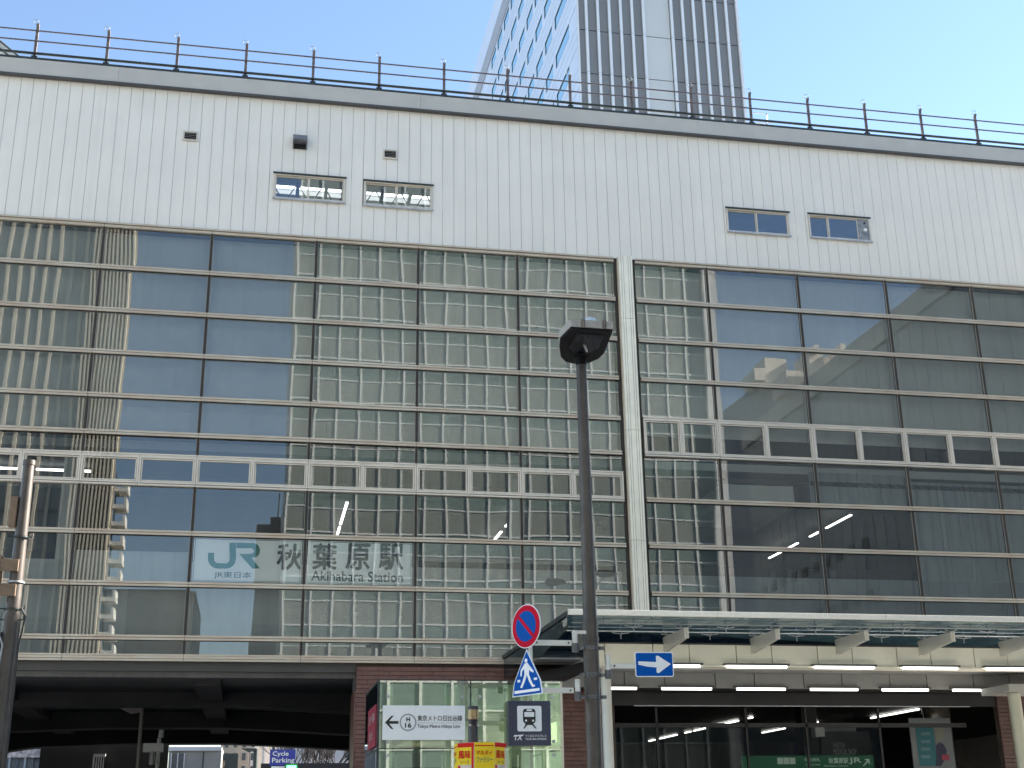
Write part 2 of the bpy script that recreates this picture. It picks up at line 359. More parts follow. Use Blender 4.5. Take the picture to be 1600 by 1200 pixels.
# ---- curtain wall
ZL = [18.709, 17.337, 15.994, 14.700, 13.395, 12.305, 11.624, 10.875, 9.474, 8.057, 6.614, 6.10]
ZR = [18.709, 17.337, 15.994, 14.700, 13.395, 12.314, 10.875, 9.474, 8.057, 6.614, 6.10]
bandL = (11.624, 10.875); bandR = (13.395, 12.314)
def pane(x0, x1, z0, z1, seed, mtl=None):
    nx, nz = 18, 9; vs = []; fs = []
    cx, cz = (x0+x1)/2, (z0+z1)/2; tx = random.gauss(0, .0006); tz = random.gauss(0, .0006); pil = random.uniform(.2, 1.0)*.0009
    rr = random.uniform(.00030, .00056)
    for j in range(nz+1):
        for i in range(nx+1):
            u_, v_ = i/nx, j/nz; xx = x0+(x1-x0)*u_; zz = z0+(z1-z0)*v_
            d = noise.noise(Vector((xx*.72+seed*13.7, zz*.62, seed*3.1)))*rr*2.2 + pil*((2*u_-1)**2*.6+(2*v_-1)**2*.5) + tx*(xx-cx)+tz*(zz-cz)
            vs.append((xx-cx, d, zz-cz))
    for j in range(nz):
        for i in range(nx):
            a = j*(nx+1)+i; fs.append((a, a+1, a+nx+2, a+nx+1))
    me = bpy.data.meshes.new('glass_pane'); me.from_pydata(vs, [], fs); me.materials.append(mtl or pane_m)
    me.polygons.foreach_set('use_smooth', [True]*len(fs)); me.update()
    return link(bpy.data.objects.new('glass_pane', me), ST, (cx, .02, cz))
def transom(x0, x1, z, full=True):
    m_ = MB(); m_.box(x0, x1, -.080, .015, z+.006, z+.062).box(x0, x1, -.060, .015, z-.010, z+.005, 1).box(x0, x1, -.090, .015, z-.070, z-.011).box(x0, x1, -.040, .015, z-.081, z-.0705, 1)
    return m_.build('transom', [trans_m, mull_m], ST)
bays = [(X(k)+.006, X(k+1)-.006, 'L') for k in range(KX0, 4)] + [(X(4)+.006, 10.56, 'L'), (11.27, X(6)-.006, 'R')] + [(X(k)+.006, X(k+1)-.006, 'R') for k in range(6, KX1)]
sd_ = 0
for bi, (x0, x1, side) in enumerate(bays):
    Z = ZL if side == 'L' else ZR; band = bandL if side == 'L' else bandR
    for i, z in enumerate(Z):
        if z in band: continue
        if z == Z[-1]:
            mb = MB(); mb.box(x0, x1, -.08, .02, z-.045, z+.02).box(x0, x1, -.06, .02, z+.03, z+.075).box(x0, x1, -.09, .02, z-.11, z-.058); mb.build('bottom_trim', trans_m, ST)
        elif z == Z[0]:
            mb = MB(); mb.box(x0, x1, -.06, .02, z-.09, z-.015).box(x0, x1, -.10, .03, z+.0, z+.05).box(x0, x1, -.045, .02, z-.013, z-.002, 1); mb.build('head_trim', [trans_m, mull_m], ST)
        else: transom(x0, x1, z)
    for i in range(len(Z)-1):
        z1, z0 = Z[i], Z[i+1]
        if (z1, z0) == band:
            # two awning windows in a pale frame
            xm = (x0+x1)/2; t = .05
            for a, b in ((x0, xm-.004), (xm+.004, x1)):
                f_ = MB()
                f_.box(a, b, -.10, .03, z1-.045, z1+.0).box(a, b, -.10, .03, z0-.02, z0+.03).box(a, b, -.08, .03, z1+.006, z1+.04).box(a, b, -.095, .03, z1+.045, z1+.085)
                f_.box(a, b, -.07, .03, z0-.038, z0-.0205, 1).box(a, b, -.095, .03, z0-.085, z0-.0385).box(a, b, -.06, .02, z1, z1+.08, 1)
                f_.box(a, a+t, -.10, .03, z0+.03, z1-.045).box(b-t, b, -.10, .03, z0+.03, z1-.045)
                wo = f_.build('window', [alu_m, mull_m], ST)
                boxo('gasket_backing', a+t, b-t, .012, .02, z0+.03, z0+.075, mull_m, wo); boxo('gasket_backing', a+t, b-t, .012, .02, z1-.09, z1-.045, mull_m, wo); boxo('gasket_backing', a+t, a+t+.05, .012, .02, z0+.076, z1-.091, mull_m, wo); boxo('gasket_backing', b-t-.05, b-t, .012, .02, z0+.076, z1-.091, mull_m, wo)
                s = MB(); q = .032; a2, b2, c2, d2 = a+t+.011, b-t-.011, z0+.042, z1-.057
                s.box(a2, b2, -.075, -.03, d2-q, d2).box(a2, b2, -.075, -.03, c2, c2+q).box(a2, a2+q, -.075, -.03, c2+q, d2-q).box(b2-q, b2, -.075, -.03, c2+q, d2-q)
                s.build('sash', alu_m, wo)
                p = MB(); p.add([(a2+q, -.04, c2+q), (b2-q, -.04, c2+q), (b2-q, -.04, d2-q), (a2+q, -.04, d2-q)], [(0,1,2,3)]); p.build('pane', pane_m, wo)
                
        else:
            sd_ += 1; pane(x0+.0, x1-.0, z0+.01, z1-.01, sd_, sign_glass if (bi+KX0 in (1, 2) and i == 8) else None)
for k in list(range(KX0, KX1+1)):
    if k == 5: continue
    x = X(k); boxo('mullion', x-.036, x+.036, -.03, .10, 6.0, 18.76, mull_m, ST)
    boxo('mullion_edge', x+.037, x+.050, -.02, .015, 6.05, 18.7, edge_m, ST); boxo('mullion_edge', x-.050, x-.037, -.02, .015, 6.05, 18.7, edge_m, ST)
# clad column between the two glazed fields
for z0, z1 in ((5.4, 7.3), (7.31, 9.60), (9.61, 13.0), (13.01, 16.65), (16.66, 18.79)):
    mb = MB(); mb.box(10.70, 11.14, -.17, .06, z0, z1)
    for q in (10.77, 10.84, 11.0, 11.07): mb.box(q-.004, q+.004, -.176, -.168, z0, z1, 1)
    mb.build('column_casing', [alu_y, mat('joint_grey', (.22, .20, .16), .6)], ST)
for a, b in ((10.565, 10.695), (11.145, 11.265)):
    boxo('column_reveal', a, b, .0, .12, 6.0, 18.76, mull_m, ST); boxo('reveal_trim', b-.03 if a < 11 else a, b if a < 11 else a+.03, -.06, -.001, 6.0, 18.7, trans_m, ST)
# boards behind the upper glass
for bi, (x0, x1, side) in enumerate(bays):
    zb = 12.45 if side == 'L' else 13.0
    boxo('backing_board', x0, x1, .35, .38, zb, 18.6, back_panel, ST)
# concourse interior seen through the lower glass
low = mat('parapet_board', (.50, .52, .53), .7, var=.05, streak=.15)
lowd = mat('grey_board', (.36, .38, .385), .7, var=.08)
for bi, (x0, x1, side) in enumerate(bays):
    k = bi+KX0
    if side == 'L':
        boxo('parapet_board', x0, x1, .5, .56, 6.05, 8.78 if k != 0 else 9.05, low if k != 1 else low, ST)
    else:
        boxo('parapet_board', x0, x1, .5, .56, 6.05, 8.72, mat('parapet_grey', (.28, .31, .34), .7, streak=.15), ST)
boxo('inner_screen', X(-1), X(0)+.9, .4, .44, 6.05, 8.0, lowd, ST); boxo('inner_screen', X(0)+1.5, X(1)-.1, .4, .44, 6.05, 8.0, lowd, ST)
boxo('inner_screen', X(3)+.3, 10.4, .7, .74, 9.0, 9.6, lowd, ST)
boxo('inner_column', -5.55, -5.1, .7, 1.1, 6.05, 11.75, room_wall, ST)
boxo('inner_column', -8.66, -8.2, .7, 1.1, 6.05, 11.75, room_wall, ST)
boxo('inner_column', 7.3, 7.7, 1.2, 1.6, 6.05, 11.75, mat('inner_column_grey', (.3, .3, .3), .7), ST)
wallp = mat('inner_wall_panel', (.36, .40, .43), .7, var=.05, streak=.25)
for k in range(12):
    a = 20.35+k*.98; boxo('inner_wall_panel', a, a+.965, .9, .95, 8.0, 12.0, wallp, ST)
for k in range(4):
    a = 16.95+k*.82; boxo('inner_wall_panel', a, a+.81, .9, .95, 11.0, 12.2, wallp, ST)
boxo('inner_soffit', 14.0, 16.4, .9, 4.5, 11.15, 11.7, room_wall, ST); boxo('inner_soffit', 16.4, 16.9, .8, 4.5, 11.0, 11.7, room_dark, ST)
boxo('inner_beam', XL, 10.5, 2.5, 3.0, 11.3, 11.74, room_dark, ST)
for xx, segs in ((2.6, ((3.7, 6.8), (7.2, 9))), (8.2, ((3.9, 6.4), (7.2, 10.3))), (19.4, ((3.2, 5.2), (5.6, 6.6), (7.7, 10.5))), (-5.7, ((1.6, 1.72),)), (-7.6, ((1.6, 1.72),)), (25, ((4, 6), (7, 9)))):
    for a, b in segs:
        if b-a < .3: boxo('strip_light', xx-.75, xx+.75, a, b, 11.58, 11.62, tube_in, ST)
        else: boxo('strip_light', xx-.04, xx+.04, a, b, 11.40, 11.44, tube_in, ST)
# ---- lower storey
boxo('edge_girder', XL, 2.7, .25, .75, 5.60, 5.98, conc_m, ST); boxo('edge_girder', 2.7, XR, .25, .75, 5.25, 5.98, conc_m, ST)
boxo('underpass_soffit', XL, 2.7, .75, 26, 6.9, 7.0, dark_c, ST) if False else None
# girders spanning the underpass, haunched
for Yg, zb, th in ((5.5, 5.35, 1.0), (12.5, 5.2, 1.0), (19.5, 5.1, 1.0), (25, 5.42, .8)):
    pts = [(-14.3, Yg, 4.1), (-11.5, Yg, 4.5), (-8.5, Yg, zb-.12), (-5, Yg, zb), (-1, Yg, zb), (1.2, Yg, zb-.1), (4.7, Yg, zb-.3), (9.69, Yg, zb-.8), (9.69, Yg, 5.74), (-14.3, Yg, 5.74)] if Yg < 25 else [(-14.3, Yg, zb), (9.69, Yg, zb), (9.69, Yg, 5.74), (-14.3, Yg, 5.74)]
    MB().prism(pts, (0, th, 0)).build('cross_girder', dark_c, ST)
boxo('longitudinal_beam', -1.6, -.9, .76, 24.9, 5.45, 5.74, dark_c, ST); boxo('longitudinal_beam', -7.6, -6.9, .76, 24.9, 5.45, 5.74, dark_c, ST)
pass
boxo('underpass_pier', -3.6, -1.6, 24.2, 24.9, 0, 5.4, dark_c, ST) if False else None
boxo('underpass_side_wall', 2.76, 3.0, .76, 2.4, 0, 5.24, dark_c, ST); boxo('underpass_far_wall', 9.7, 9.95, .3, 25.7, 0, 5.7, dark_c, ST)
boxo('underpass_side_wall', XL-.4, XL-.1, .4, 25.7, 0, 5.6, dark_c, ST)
# brown tile wall
boxo('tile_wall_core', 2.74, 9.95, .06, .24, 0, 5.98, grout_m, ST)
bm_ = MB(); z = 0.02; row = 0
while z < 5.9:
    x = 2.745-(row % 2)*.3
    while x < 9.94:
        a, b = max(x+.004, 2.745), min(x+.596, 9.94)
        if b-a > .03: bm_.box(a, b, random.uniform(-.004, .006), .06, z+.006, z+.114)
        x += .6
    z += .12; row += 1
tag(bm_.build('wall_tile', tile_m, ST), kind='stuff')
boxo('tile_return', 2.705, 2.738, .0, 1.2, 0, 5.24, tile_m, ST)
# right of the entrance
boxo('tile_wall_core', 21.9, XR, .06, .24, 0, 5.24, grout_m, ST)
bm_ = MB(); z = 0.02; row = 0
while z < 5.15:
    x = 21.9-(row % 2)*.3
    while x < 26:
        a, b = max(x+.004, 21.905), min(x+.596, 26)
        if b-a > .03: bm_.box(a, b, random.uniform(-.004, .006), .06, z+.006, z+.114)
        x += .6
    z += .12; row += 1
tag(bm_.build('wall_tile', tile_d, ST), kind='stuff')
# ---- entrance lobby
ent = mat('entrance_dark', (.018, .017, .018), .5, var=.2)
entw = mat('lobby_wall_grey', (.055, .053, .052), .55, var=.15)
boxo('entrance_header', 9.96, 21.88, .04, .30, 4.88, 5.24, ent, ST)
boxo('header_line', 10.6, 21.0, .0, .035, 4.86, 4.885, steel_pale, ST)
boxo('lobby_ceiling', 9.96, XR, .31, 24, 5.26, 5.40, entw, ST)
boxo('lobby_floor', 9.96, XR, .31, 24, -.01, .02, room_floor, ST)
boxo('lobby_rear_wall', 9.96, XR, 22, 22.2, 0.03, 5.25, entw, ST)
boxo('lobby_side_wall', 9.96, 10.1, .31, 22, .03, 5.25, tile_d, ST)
boxo('lobby_bulkhead', 14.2, 22.6, 5.2, 5.5, 4.62, 5.25, entw, ST) if False else None
for xx, segs in ((17.2, ((19.5, 20.3), (17.5, 18.7), (16.4, 17.4), (14.6, 15.3), (12.9, 14.2), (9.3, 12.0), (7.9, 8.2))), (20.5, ((12.95, 15.3), (9.85, 12))), (22.9, ((12.6, 13.6), (14.3, 15.4))), (21.8, ((4.6, 8.1),))):
    for a, b in segs: boxo('strip_light', xx-.04, xx+.04, a, b, 5.18, 5.22, tube_in, ST)
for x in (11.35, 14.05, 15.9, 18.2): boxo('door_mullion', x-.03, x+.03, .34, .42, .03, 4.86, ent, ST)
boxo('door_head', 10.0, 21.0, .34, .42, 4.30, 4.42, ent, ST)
for a, b in ((10.1, 11.32), (11.38, 14.02), (14.08, 15.87), (15.93, 18.17)):
    p = MB(); p.add([(a, .38, .1), (b, .38, .1), (b, .38, 4.29), (a, .38, 4.29)], [(0,1,2,3)]); p.build('door_pane', door_m, ST)
for k in range(6): boxo('lobby_wall_panel', 11.0+k*1.35, 12.33+k*1.35, 13.0, 13.1, .1, 4.5, entw, ST)
boxo('white_ceiling_box', 20.1, 21.6, 9.0, 9.6, 4.6, 5.1, room_wall, ST)
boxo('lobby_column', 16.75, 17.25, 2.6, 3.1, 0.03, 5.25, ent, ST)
boxo('ceiling_speaker', 16.9, 17.2, 2.0, 2.3, 4.15, 4.55, room_wall, ST)
MB().tube((20.7, 1.5, .03), (20.7, 1.5, 5.25), .42, n=28).build('lobby_round_column', mat('polished_column', (.09, .08, .07), .15, .3), ST)
boxo('shop_shelf', 18.3, 19.4, 7, 7.4, 0.03, 4.3, mat('dark_blue_panel', (.02, .02, .09), .5), ST)

# ================================================================== ROOF RAILING
RR = thing('roof_railing', 'rusty steel roof guard rail with hooked posts along the station roof edge', 'railing', (9, .3, 24.1))
def post_parts(x, p):
    m_ = MB(); m_.box(x-.042, x+.042, .28, .33, 24.1, 25.42).prism([(x-.042, .28, 25.42), (x-.042, .33, 25.42), (x-.042, .28, 25.53), (x-.042, .22, 25.53)], (.084, 0, 0))
    a = m_.build('post', steel_rust, p)
    k_ = MB(); k_.prism([(x-.09, .22, 24.11), (x-.09, .42, 24.11), (x-.09, .36, 24.40), (x-.09, .27, 24.40)], (.18, 0, 0)); k_.build('foot', steel_dark, a)
    MB().ring((x-.05, .22, 25.58), (.2, 1, .2), .075, .010).build('ring', mat('ring_steel', (.28, .29, .30), .5, .0), a)
    return a
p0 = post_parts(-7.61, RR)
for k in range(1, 19):
    q = inst(p0, WL[p0.name]+Vector((2.128*k, 0, 0)), RR)
    for ch in p0.children: inst(ch, WL[ch.name]+Vector((2.128*k, 0, 0)), q)
for k in (1, 2, 3):
    q = inst(p0, WL[p0.name]-Vector((2.128*k, 0, 0)), RR)
    for ch in p0.children: inst(ch, WL[ch.name]-Vector((2.128*k, 0, 0)), q)
def rail(z, r_, m_, y=.3):
    MB().tube((XL, y, z), (XR, y, z), r_, n=8).build('rail', m_, RR)
rail_m = mat('rail_grey', (.10, .09, .105), .5, .3, var=.2, scale=3)
rail(25.29, .026, rail_m, .27); rail(24.92, .026, rail_m, .27); rail(24.47, .045, steel_dark, .26)
# roof access frame right of the tower
RA = thing('roof_ladder_frame', 'small grey ladder cage standing on the roof behind the railing', 'ladder', (16.4, 1.2, 24))
a = at(1178, 178, 1.5); b = at(1200, 178, 1.5)
MB().tube((a.x-.2, 1.5, a.z+.05), (b.x, 1.5, b.z), .02, n=6).build('top_rail', steel_pale, RA)
MB().tube((a.x-.1, 1.5, 23.7), (a.x-.1, 1.5, a.z+.05), .02, n=6).build('post', steel_pale, RA)
MB().tube((b.x-.12, 1.5, 23.7), (b.x-.05, 1.5, b.z), .02, n=6).build('post', steel_pale, RA)
MB().tube((a.x-.1, 1.5, a.z-.38), (b.x+.05, 1.5, b.z-.38), .02, n=6).build('mid_rail', steel_pale, RA)
# glazed roof at far left
GR = thing('glass_roof', 'sloping glazed roof showing behind the railing at the top left', 'roof', (-9, 6, 24))
gp = [at(-60, 35, 6), at(0, 66, 6), at(32, 92, 6)]
q = [(gp[0].x, 6, gp[0].z), (gp[1].x, 6, gp[1].z), (gp[2].x, 6, gp[2].z), (gp[2].x, 6, 23.6), (gp[0].x, 6, 23.6)]
MB().prism(q, (0, .12, 0)).build('gable', mat('roof_gable', (.42, .45, .46), .4, var=.2), GR)
for s in (0, .28):
    e = MB(); 
    for i in range(2): e.tube((gp[i].x, 5.9, gp[i].z-s), (gp[i+1].x, 5.9, gp[i+1].z-s), .035, n=6)
    e.build('glazing_bar', steel_dark, GR)

# ================================================================== OFFICE TOWER BEHIND
TW = thing('office_tower', 'tall office tower with grey ribbed face and pale panelled side behind the station', 'building', (47, 120, 0))
tx0, tx1, ty0, ty1, tz1 = 36.6, 58.6, 100.0, 200.0, 143.0
t_grey = mat('tower_grey_panel', (.22, .215, .215), .45, .2, var=.04, scale=.1)
t_rib = mat('tower_rib', (.74, .74, .74), .4, .2, var=.04, scale=.2)
t_white = mat('tower_white_panel', (.58, .58, .56), .4, .1, var=.03, scale=.1)
t_side = mat('tower_side_sky_tint', (.80, .84, .92), .35, .1, var=.04, scale=.08)  # pale blue stands in for the sky mirrored in this face
t_edge = mat('tower_window_reveal', (.03, .09, .12), .4)
t_win = glass('tower_window_glass', .60, (.3, .4, .4), (.8, .98, .95), dust=.02)
boxo('core', tx0+.3, tx1-.05, ty0+.3, ty1, 0, tz1-.3, mat('tower_core', (.10, .11, .13), .6), TW)
zr = [60+6.4*i for i in range(14)]
cols_g = [(36.75, 37.55)]; ribs = [37.72+1.535*i for i in range(6)]
for i in range(5): cols_g.append((ribs[i]+.2, ribs[i+1]-.2))
cols_w = [(ribs[5]+.25, ribs[5]+3.6)]; r2 = [ribs[5]+3.85+1.52*i for i in range(7)]
for i in range(6): cols_g.append((r2[i]+.2, r2[i+1]-.2))
cols_g.append((r2[6]+.2, tx1-.3))
for kind, cols_ in ((t_grey, cols_g), (t_white, cols_w)):
    for a, b in cols_:
        for j in range(len(zr)-1): boxo('front_panel', a, b, ty0+.12, ty0+.3, zr[j]+.06, min(zr[j+1], tz1)-.06, kind, TW)
for x in ribs+r2:
    for j in range(len(zr)-1):
        MB().box(x-.17, x+.17, ty0-.28, ty0+.10, zr[j]+.03, min(zr[j+1], tz1)-.03).build('rib', t_rib, TW)
boxo('corner_trim', tx0-.06, tx0+.14, ty0-.1, ty0+.3, 0, tz1, t_rib, TW)
boxo('corner_trim', tx1-.28, tx1+.02, ty0-.1, ty0+.3, 0, tz1, mat('tower_sunlit_edge', (.55, .50, .36), .4, .3), TW)  # yellowish colour on the right corner paints in the sunlit edge
# side face: floor-high bands of panels, staggered windows
rows = [96.05+6.13*i for i in range(-3, 7)]
for j, z in enumerate(rows):
    z0 = z-4.6; zt = z+1.53
    for (c, d) in ((z-4.55, z-3.35), (z-3.25, z-2.05), (z+.05, z+1.50)):
        MB().box(tx0-.02, tx0+.28, ty0+.32, ty1, c, d).build('side_band', t_side, TW)
    wy = [(104.7 if j % 2 == 0 else 105.2, 112.0)]+[(114.2+6.03*i, 118.2+6.03*i) for i in range(8)]
    prev = ty0+.32
    for a, b in wy:
        MB().box(tx0, tx0+.28, prev, a-.12, z-1.98, z-.02).build('side_panel', t_side, TW)
        p = MB(); p.add([(tx0+.03, a, z-1.96), (tx0+.03, b, z-1.96), (tx0+.03, b, z-.05), (tx0+.03, a, z-.05)], [(0,1,2,3)])
        wd = MB().box(tx0-.05, tx0+.25, b-.0, b+.14, z-1.96, z-.05).box(tx0-.06, tx0+.25, a-.12, b+.14, z-.05, z+.03).box(tx0-.02, tx0+.25, a-.12, b+.14, z-2.04, z-1.96).build('window', t_edge, TW)
        p.build('pane', t_win, wd); prev = b+.16
    MB().box(tx0, tx0+.28, prev, ty1, z-1.98, z-.02).build('side_panel', t_side, TW)
MB().box(tx0-.02, tx0+.28, ty0+.32, ty1, rows[-1]+1.6, 133.5).build('side_band', t_side, TW)
boxo('parapet_band', tx0-.10, tx0+.28, ty0+.32, ty1, 133.6, 137.6, mat('tower_parapet_band', (.42, .42, .44), .5), TW)
boxo('parapet', tx0-.06, tx0+.28, ty0+.32, ty1, 137.7, tz1, t_side, TW)

# ================================================================== STATION NAME SIGN (film behind two panes)
SG = thing('station_sign', 'wide pale station name sign with green logo and dark Japanese lettering behind the glass', 'sign', (2.8, .06, 8.0))
sx = [(X(1)+.05, X(2)-.06), (X(2)+.06, X(3)-.06)]
for a, b in sx:
    boxo('sign_sheet', a+.06, b-.06, .055, .062, 8.20, 9.35, film_m, SG)
    e = MB(); c, d = 8.165, 9.385; e.box(a+.02, b-.02, .045, .07, d-.02, d).box(a+.02, b-.02, .045, .07, c, c+.02).box(a+.02, a+.045, .045, .07, c, d).box(b-.045, b-.02, .045, .07, c, d); e.build('sign_edge', white_m, SG)
def S(px_, py_):     # 4x crop of the photograph (origin 300,680) -> metres on the sign plane
    p = at(300+px_/4, 680+py_/4, .05); return (p.x, p.z)
J = [S(100,735),S(140,735),S(140,778)]
def bez(c, r1, r2, a0, a1, n=8): return [S(c[0]+r1*math.cos(math.radians(a0+(a1-a0)*i/n)), c[1]+r2*math.sin(math.radians(a0+(a1-a0)*i/n))) for i in range(n+1)]
Jp = [S(100,735), S(138,735), S(138,775)] + bez((163,775), 25, 25, 180, 90, 5) + [S(210,802)] + bez((210,775), 25, 27, 90, 0, 5) + [S(235,672), S(275,672), S(275,775)] + bez((215,775), 58, 58, 0, 90, 6) + [S(160,833)] + bez((160,773), 60, 60, 90, 180, 6)
flat(Jp, .048, green_m, SG, 'logo_letter')
Rp = [S(276.5,672), S(380,674)] + bez((380,720), 45, 47, -90, 60, 8) + [S(374,768), S(425,833), S(376,833), S(296,742), S(372,742)] + bez((370,724), 16, 18, 90, -90, 5) + [S(276.5,706)]
flat(Rp, .048, green_m, SG, 'logo_letter')
def stext(b_, m_, px0, py0, px1, py1, bold=0):
    a = S(px0, (py1)); b = S(px1, py0); text(b_, m_, SG, a[0], b[0], a[1], b[1], .050, bold=bold)
stext('JR東日本', teal_ink, 137, 856, 372, 896, .008)
for ch, a, b in (('秋', 530, 690), ('葉', 752, 905), ('原', 962, 1112), ('駅', 1170, 1320)): stext(ch, ink_m, a, 682, b, 838, .028)
stext('Akihabara Station', ink_m, 745, 858, 1318, 908, .016)

# ================================================================== ENTRANCE CANOPY
CP = thing('entrance_canopy', 'flat glass entrance canopy on pale brackets with a beige lit fascia', 'canopy', (14, -4, 5.2))
cz = 6.17; cx0 = 6.84; cx1 = 27.0; cyf = -7.9
gx = [cx0+2.13*i for i in range(10)]
for i in range(len(gx)-1):
    for (a, b) in ((cyf+.08, -5.6), (-5.58, -3.0), (-2.98, -.15)):
        boxo('glass_panel', gx[i]+.012, gx[i+1]-.012, a, b, cz, cz+.02, canopy_g, CP)
for a, b in ((cx0, 10.35), (10.36, 14.5), (14.51, 18.0), (18.01, 22.5), (22.51, cx1)): boxo('front_edge_rail', a, b, cyf-.02, cyf+.06, cz-.03, cz+.09, arm_m, CP, .004)
boxo('side_edge_rail', cx0-.05, cx0, cyf+.06, -.12, cz-.05, cz+.05, steel_dark, CP)
# dark sheet of glass closing the left end (seen as a dark wedge)
MB().prism([(cx0-.01, cyf+.10, cz-.02), (cx0-.01, -.15, cz-.02), (cx0-.01, -.15, cz-.62), (cx0-.01, -4.6, cz-.62), (cx0-.01, cyf+.10, cz-.34)], (.015, 0, 0)).build('end_glass', glass('dark_end_glass', .06, (.22, .26, .27), dust=.10, dcol=(.05, .07, .07)), CP) 
# brackets
bx_ = [at(1070, 990, -6.4).x + (at(1212, 990, -6.4).x-at(1070, 990, -6.4).x)*i for i in range(-1, 7)]
def bracket(x):
    m_ = MB()
    for s in (-.045, .03): m_.prism([(x+s, -4.8, 5.72), (x+s, -6.5, 5.86), (x+s, -6.5, 6.09), (x+s, -4.8, 6.10)], (.015, 0, 0))
    b_ = m_.build('bracket', fin_m, CP)
    boxo('end_plate', x-.055, x-.005, -6.53, -6.505, 5.85, 6.10, arm_m, b_); boxo('end_plate', x+.005, x+.055, -6.53, -6.505, 5.85, 6.10, arm_m, b_)
    for yy in (-6.35, -5.2):
        s_ = MB(); s_.tube((x, yy, 6.05), (x, yy, 6.14), .018, n=8)
        for dx, dy in ((.16, .13), (-.16, .13), (.16, -.13), (-.16, -.13)): s_.tube((x, yy, 6.10), (x+dx, yy+dy, 6.15), .014, n=6)
        s_.build('glass_spider', steel_pale, b_)
for x in bx_: bracket(x)
for x, yy in [(v+1.06, w_) for v in bx_[:-1] for w_ in (-6.35, -5.2)]:
    s_ = MB()
    if True:
        s_.tube((x, yy, 6.0), (x, yy, 6.14), .015, n=6)
        for dx, dy in ((.22, 0), (-.22, 0), (0, .15), (0, -.15)): s_.tube((x, yy, 6.12), (x+dx, yy+dy, 6.15), .012, n=6)
    s_.build('glass_spider', steel_pale, CP)
for yy in (-6.9, -5.6): MB().tube((cx0+.3, yy, 6.12), (cx1-.2, yy, 6.12), .012, n=6).build('tie_rod', steel_pale, CP)
# fascia beam
fx0 = 8.15
def fascia_row(y0, y1, z0, z1, x0, m_, joints, name):
    xs_ = [x0]+joints
    for i in range(len(xs_)-1): boxo(name, xs_[i]+.012, xs_[i+1]-.012, y0, y1, z0, z1, m_, CP)
jw = []
xj = fx0+.0
base = at(1077, 1025, -4.8).x
js = sorted([base+2.19*i for i in range(-1, 8)]+[base-.95+2.19*i for i in range(0, 9)]); js = [j for j in js if fx0+.1 < j < cx1]
fascia_row(-4.82, -4.6, 5.43, 5.93, fx0, fascia_m, js+[cx1], 'fascia_panel')
boxo('fascia_core', fx0+.02, cx1, -4.59, -4.3, 5.45, 5.9, fascia_m, CP)
boxo('fascia_lip', fx0, cx1, -4.86, -4.3, 5.385, 5.425, fascia_m, CP)
boxo('fascia_top', fx0, cx1, -4.86, -4.3, 5.935, 5.965, mat('fascia_dark_edge', (.06, .06, .06), .5), CP)
boxo('soffit', 8.0, cx1, -4.29, -2.1, 5.56, 5.60, soffit_m, CP)
js2 = [9.6+1.28*i if i % 2 else 9.75+1.28*i for i in range(14)]; js2 = [j for j in js2 if j < cx1]
fascia_row(-2.08, -1.9, 5.16, 5.62, 8.0, soffit_m, js2+[cx1], 'inner_fascia_panel')
boxo('inner_soffit', 8.0, cx1, -1.88, -.05, 5.25, 5.30, ent, CP)
# wedge of grey soffit to the left of the fascia
MB().prism([(7.2, -.12, 5.30), (7.2, -1.4, 5.30), (8.1, -4.2, 5.30), (8.1, -.12, 5.30)], (0, 0, .25)).build('side_soffit', ent, CP)
# tube lights
def tube_row(pxs, y, z, py_):
    for a, b in pxs:
        xa, xb = at(a, py_, y).x, at(b, py_, y).x
        h = boxo('lamp_housing', xa-.08, xb+.08, y-.05, y+.05, z+.005, z+.055, band_m, CP)
        boxo('tube_lamp', xa, xb, y-.045, y+.03, z-.055, z+.003, tube_m, h)
tube_row([(1045, 1093), (1135, 1228), (1272, 1364), (1410, 1494), (1540, 1640), (1690, 1780)], -4.92, 5.41, 1035)
tube_row([(945, 994), (1034, 1111), (1151, 1226), (1266, 1339), (1378, 1449), (1488, 1557)], -2.14, 5.15, 1071)
pr = MB().tube((at(948, 1100, -3.9).x, -3.9, 0), (at(948, 1100, -3.9).x, -3.9, 5.55), .13, n=24); pr.build('column', mat('white_column', (.62, .62, .58), .35, var=.05), CP)
MB().tube((at(1586, 1100, -3.2).x, -3.2, 0), (at(1586, 1100, -3.2).x, -3.2, 4.95), .17, n=24).build('column', mat('cream_column', (.38, .38, .31), .35, var=.05), CP)
boxo('column_head', at(1586, 1090, -3.2).x-.4, cx1, -3.6, -2.2, 4.96, 5.15, soffit_m, CP)

# ================================================================== SIGNS AT THE ENTRANCE
GS = thing('direction_sign', 'green station direction sign with pictograms and an arrow inside the entrance', 'sign', (16, .7, 3.3))
def gpt(x, y): p = at(x, y, .9); return p.x, p.z
a = gpt(1160, 1200); b = gpt(1364, 1180); z1g = b[1]; z0g = z1g-.62
boxo('sign_board', a[0], b[0], .9, .98, z0g, z1g, mat('sign_board_green', (.006, .04, .02), .4, emit=((.03, .25, .11), .03)), GS)
glow = mat('sign_white_lit', (.5, .55, .5), .5, emit=((.6, .75, .65), .035))
def gtext(s_, x0, y0, x1, y1, bold=.01):
    p = gpt(x0, y1); q = gpt(x1, y0); text(s_, glow, GS, p[0], q[0], p[1], q[1], .895, bold=bold)
gtext('中央改札', 1257, 1184, 1281, 1190); gtext('秋葉原駅', 1295, 1184, 1325, 1193, .02); gtext('JR', 1327, 1184, 1345, 1194, .03)
gtext('Central Gate', 1259, 1193, 1281, 1196, 0); gtext('Akihabara Station', 1287, 1195, 1325, 1198, 0)
for i in range(3):
    p, q = gpt(1215+i*9.6, 1194), gpt(1223+i*9.6, 1184); flat([(p[0], p[1]), (q[0], p[1]), (q[0], q[1]), (p[0], q[1])], .893, glow, GS, 'pictogram')
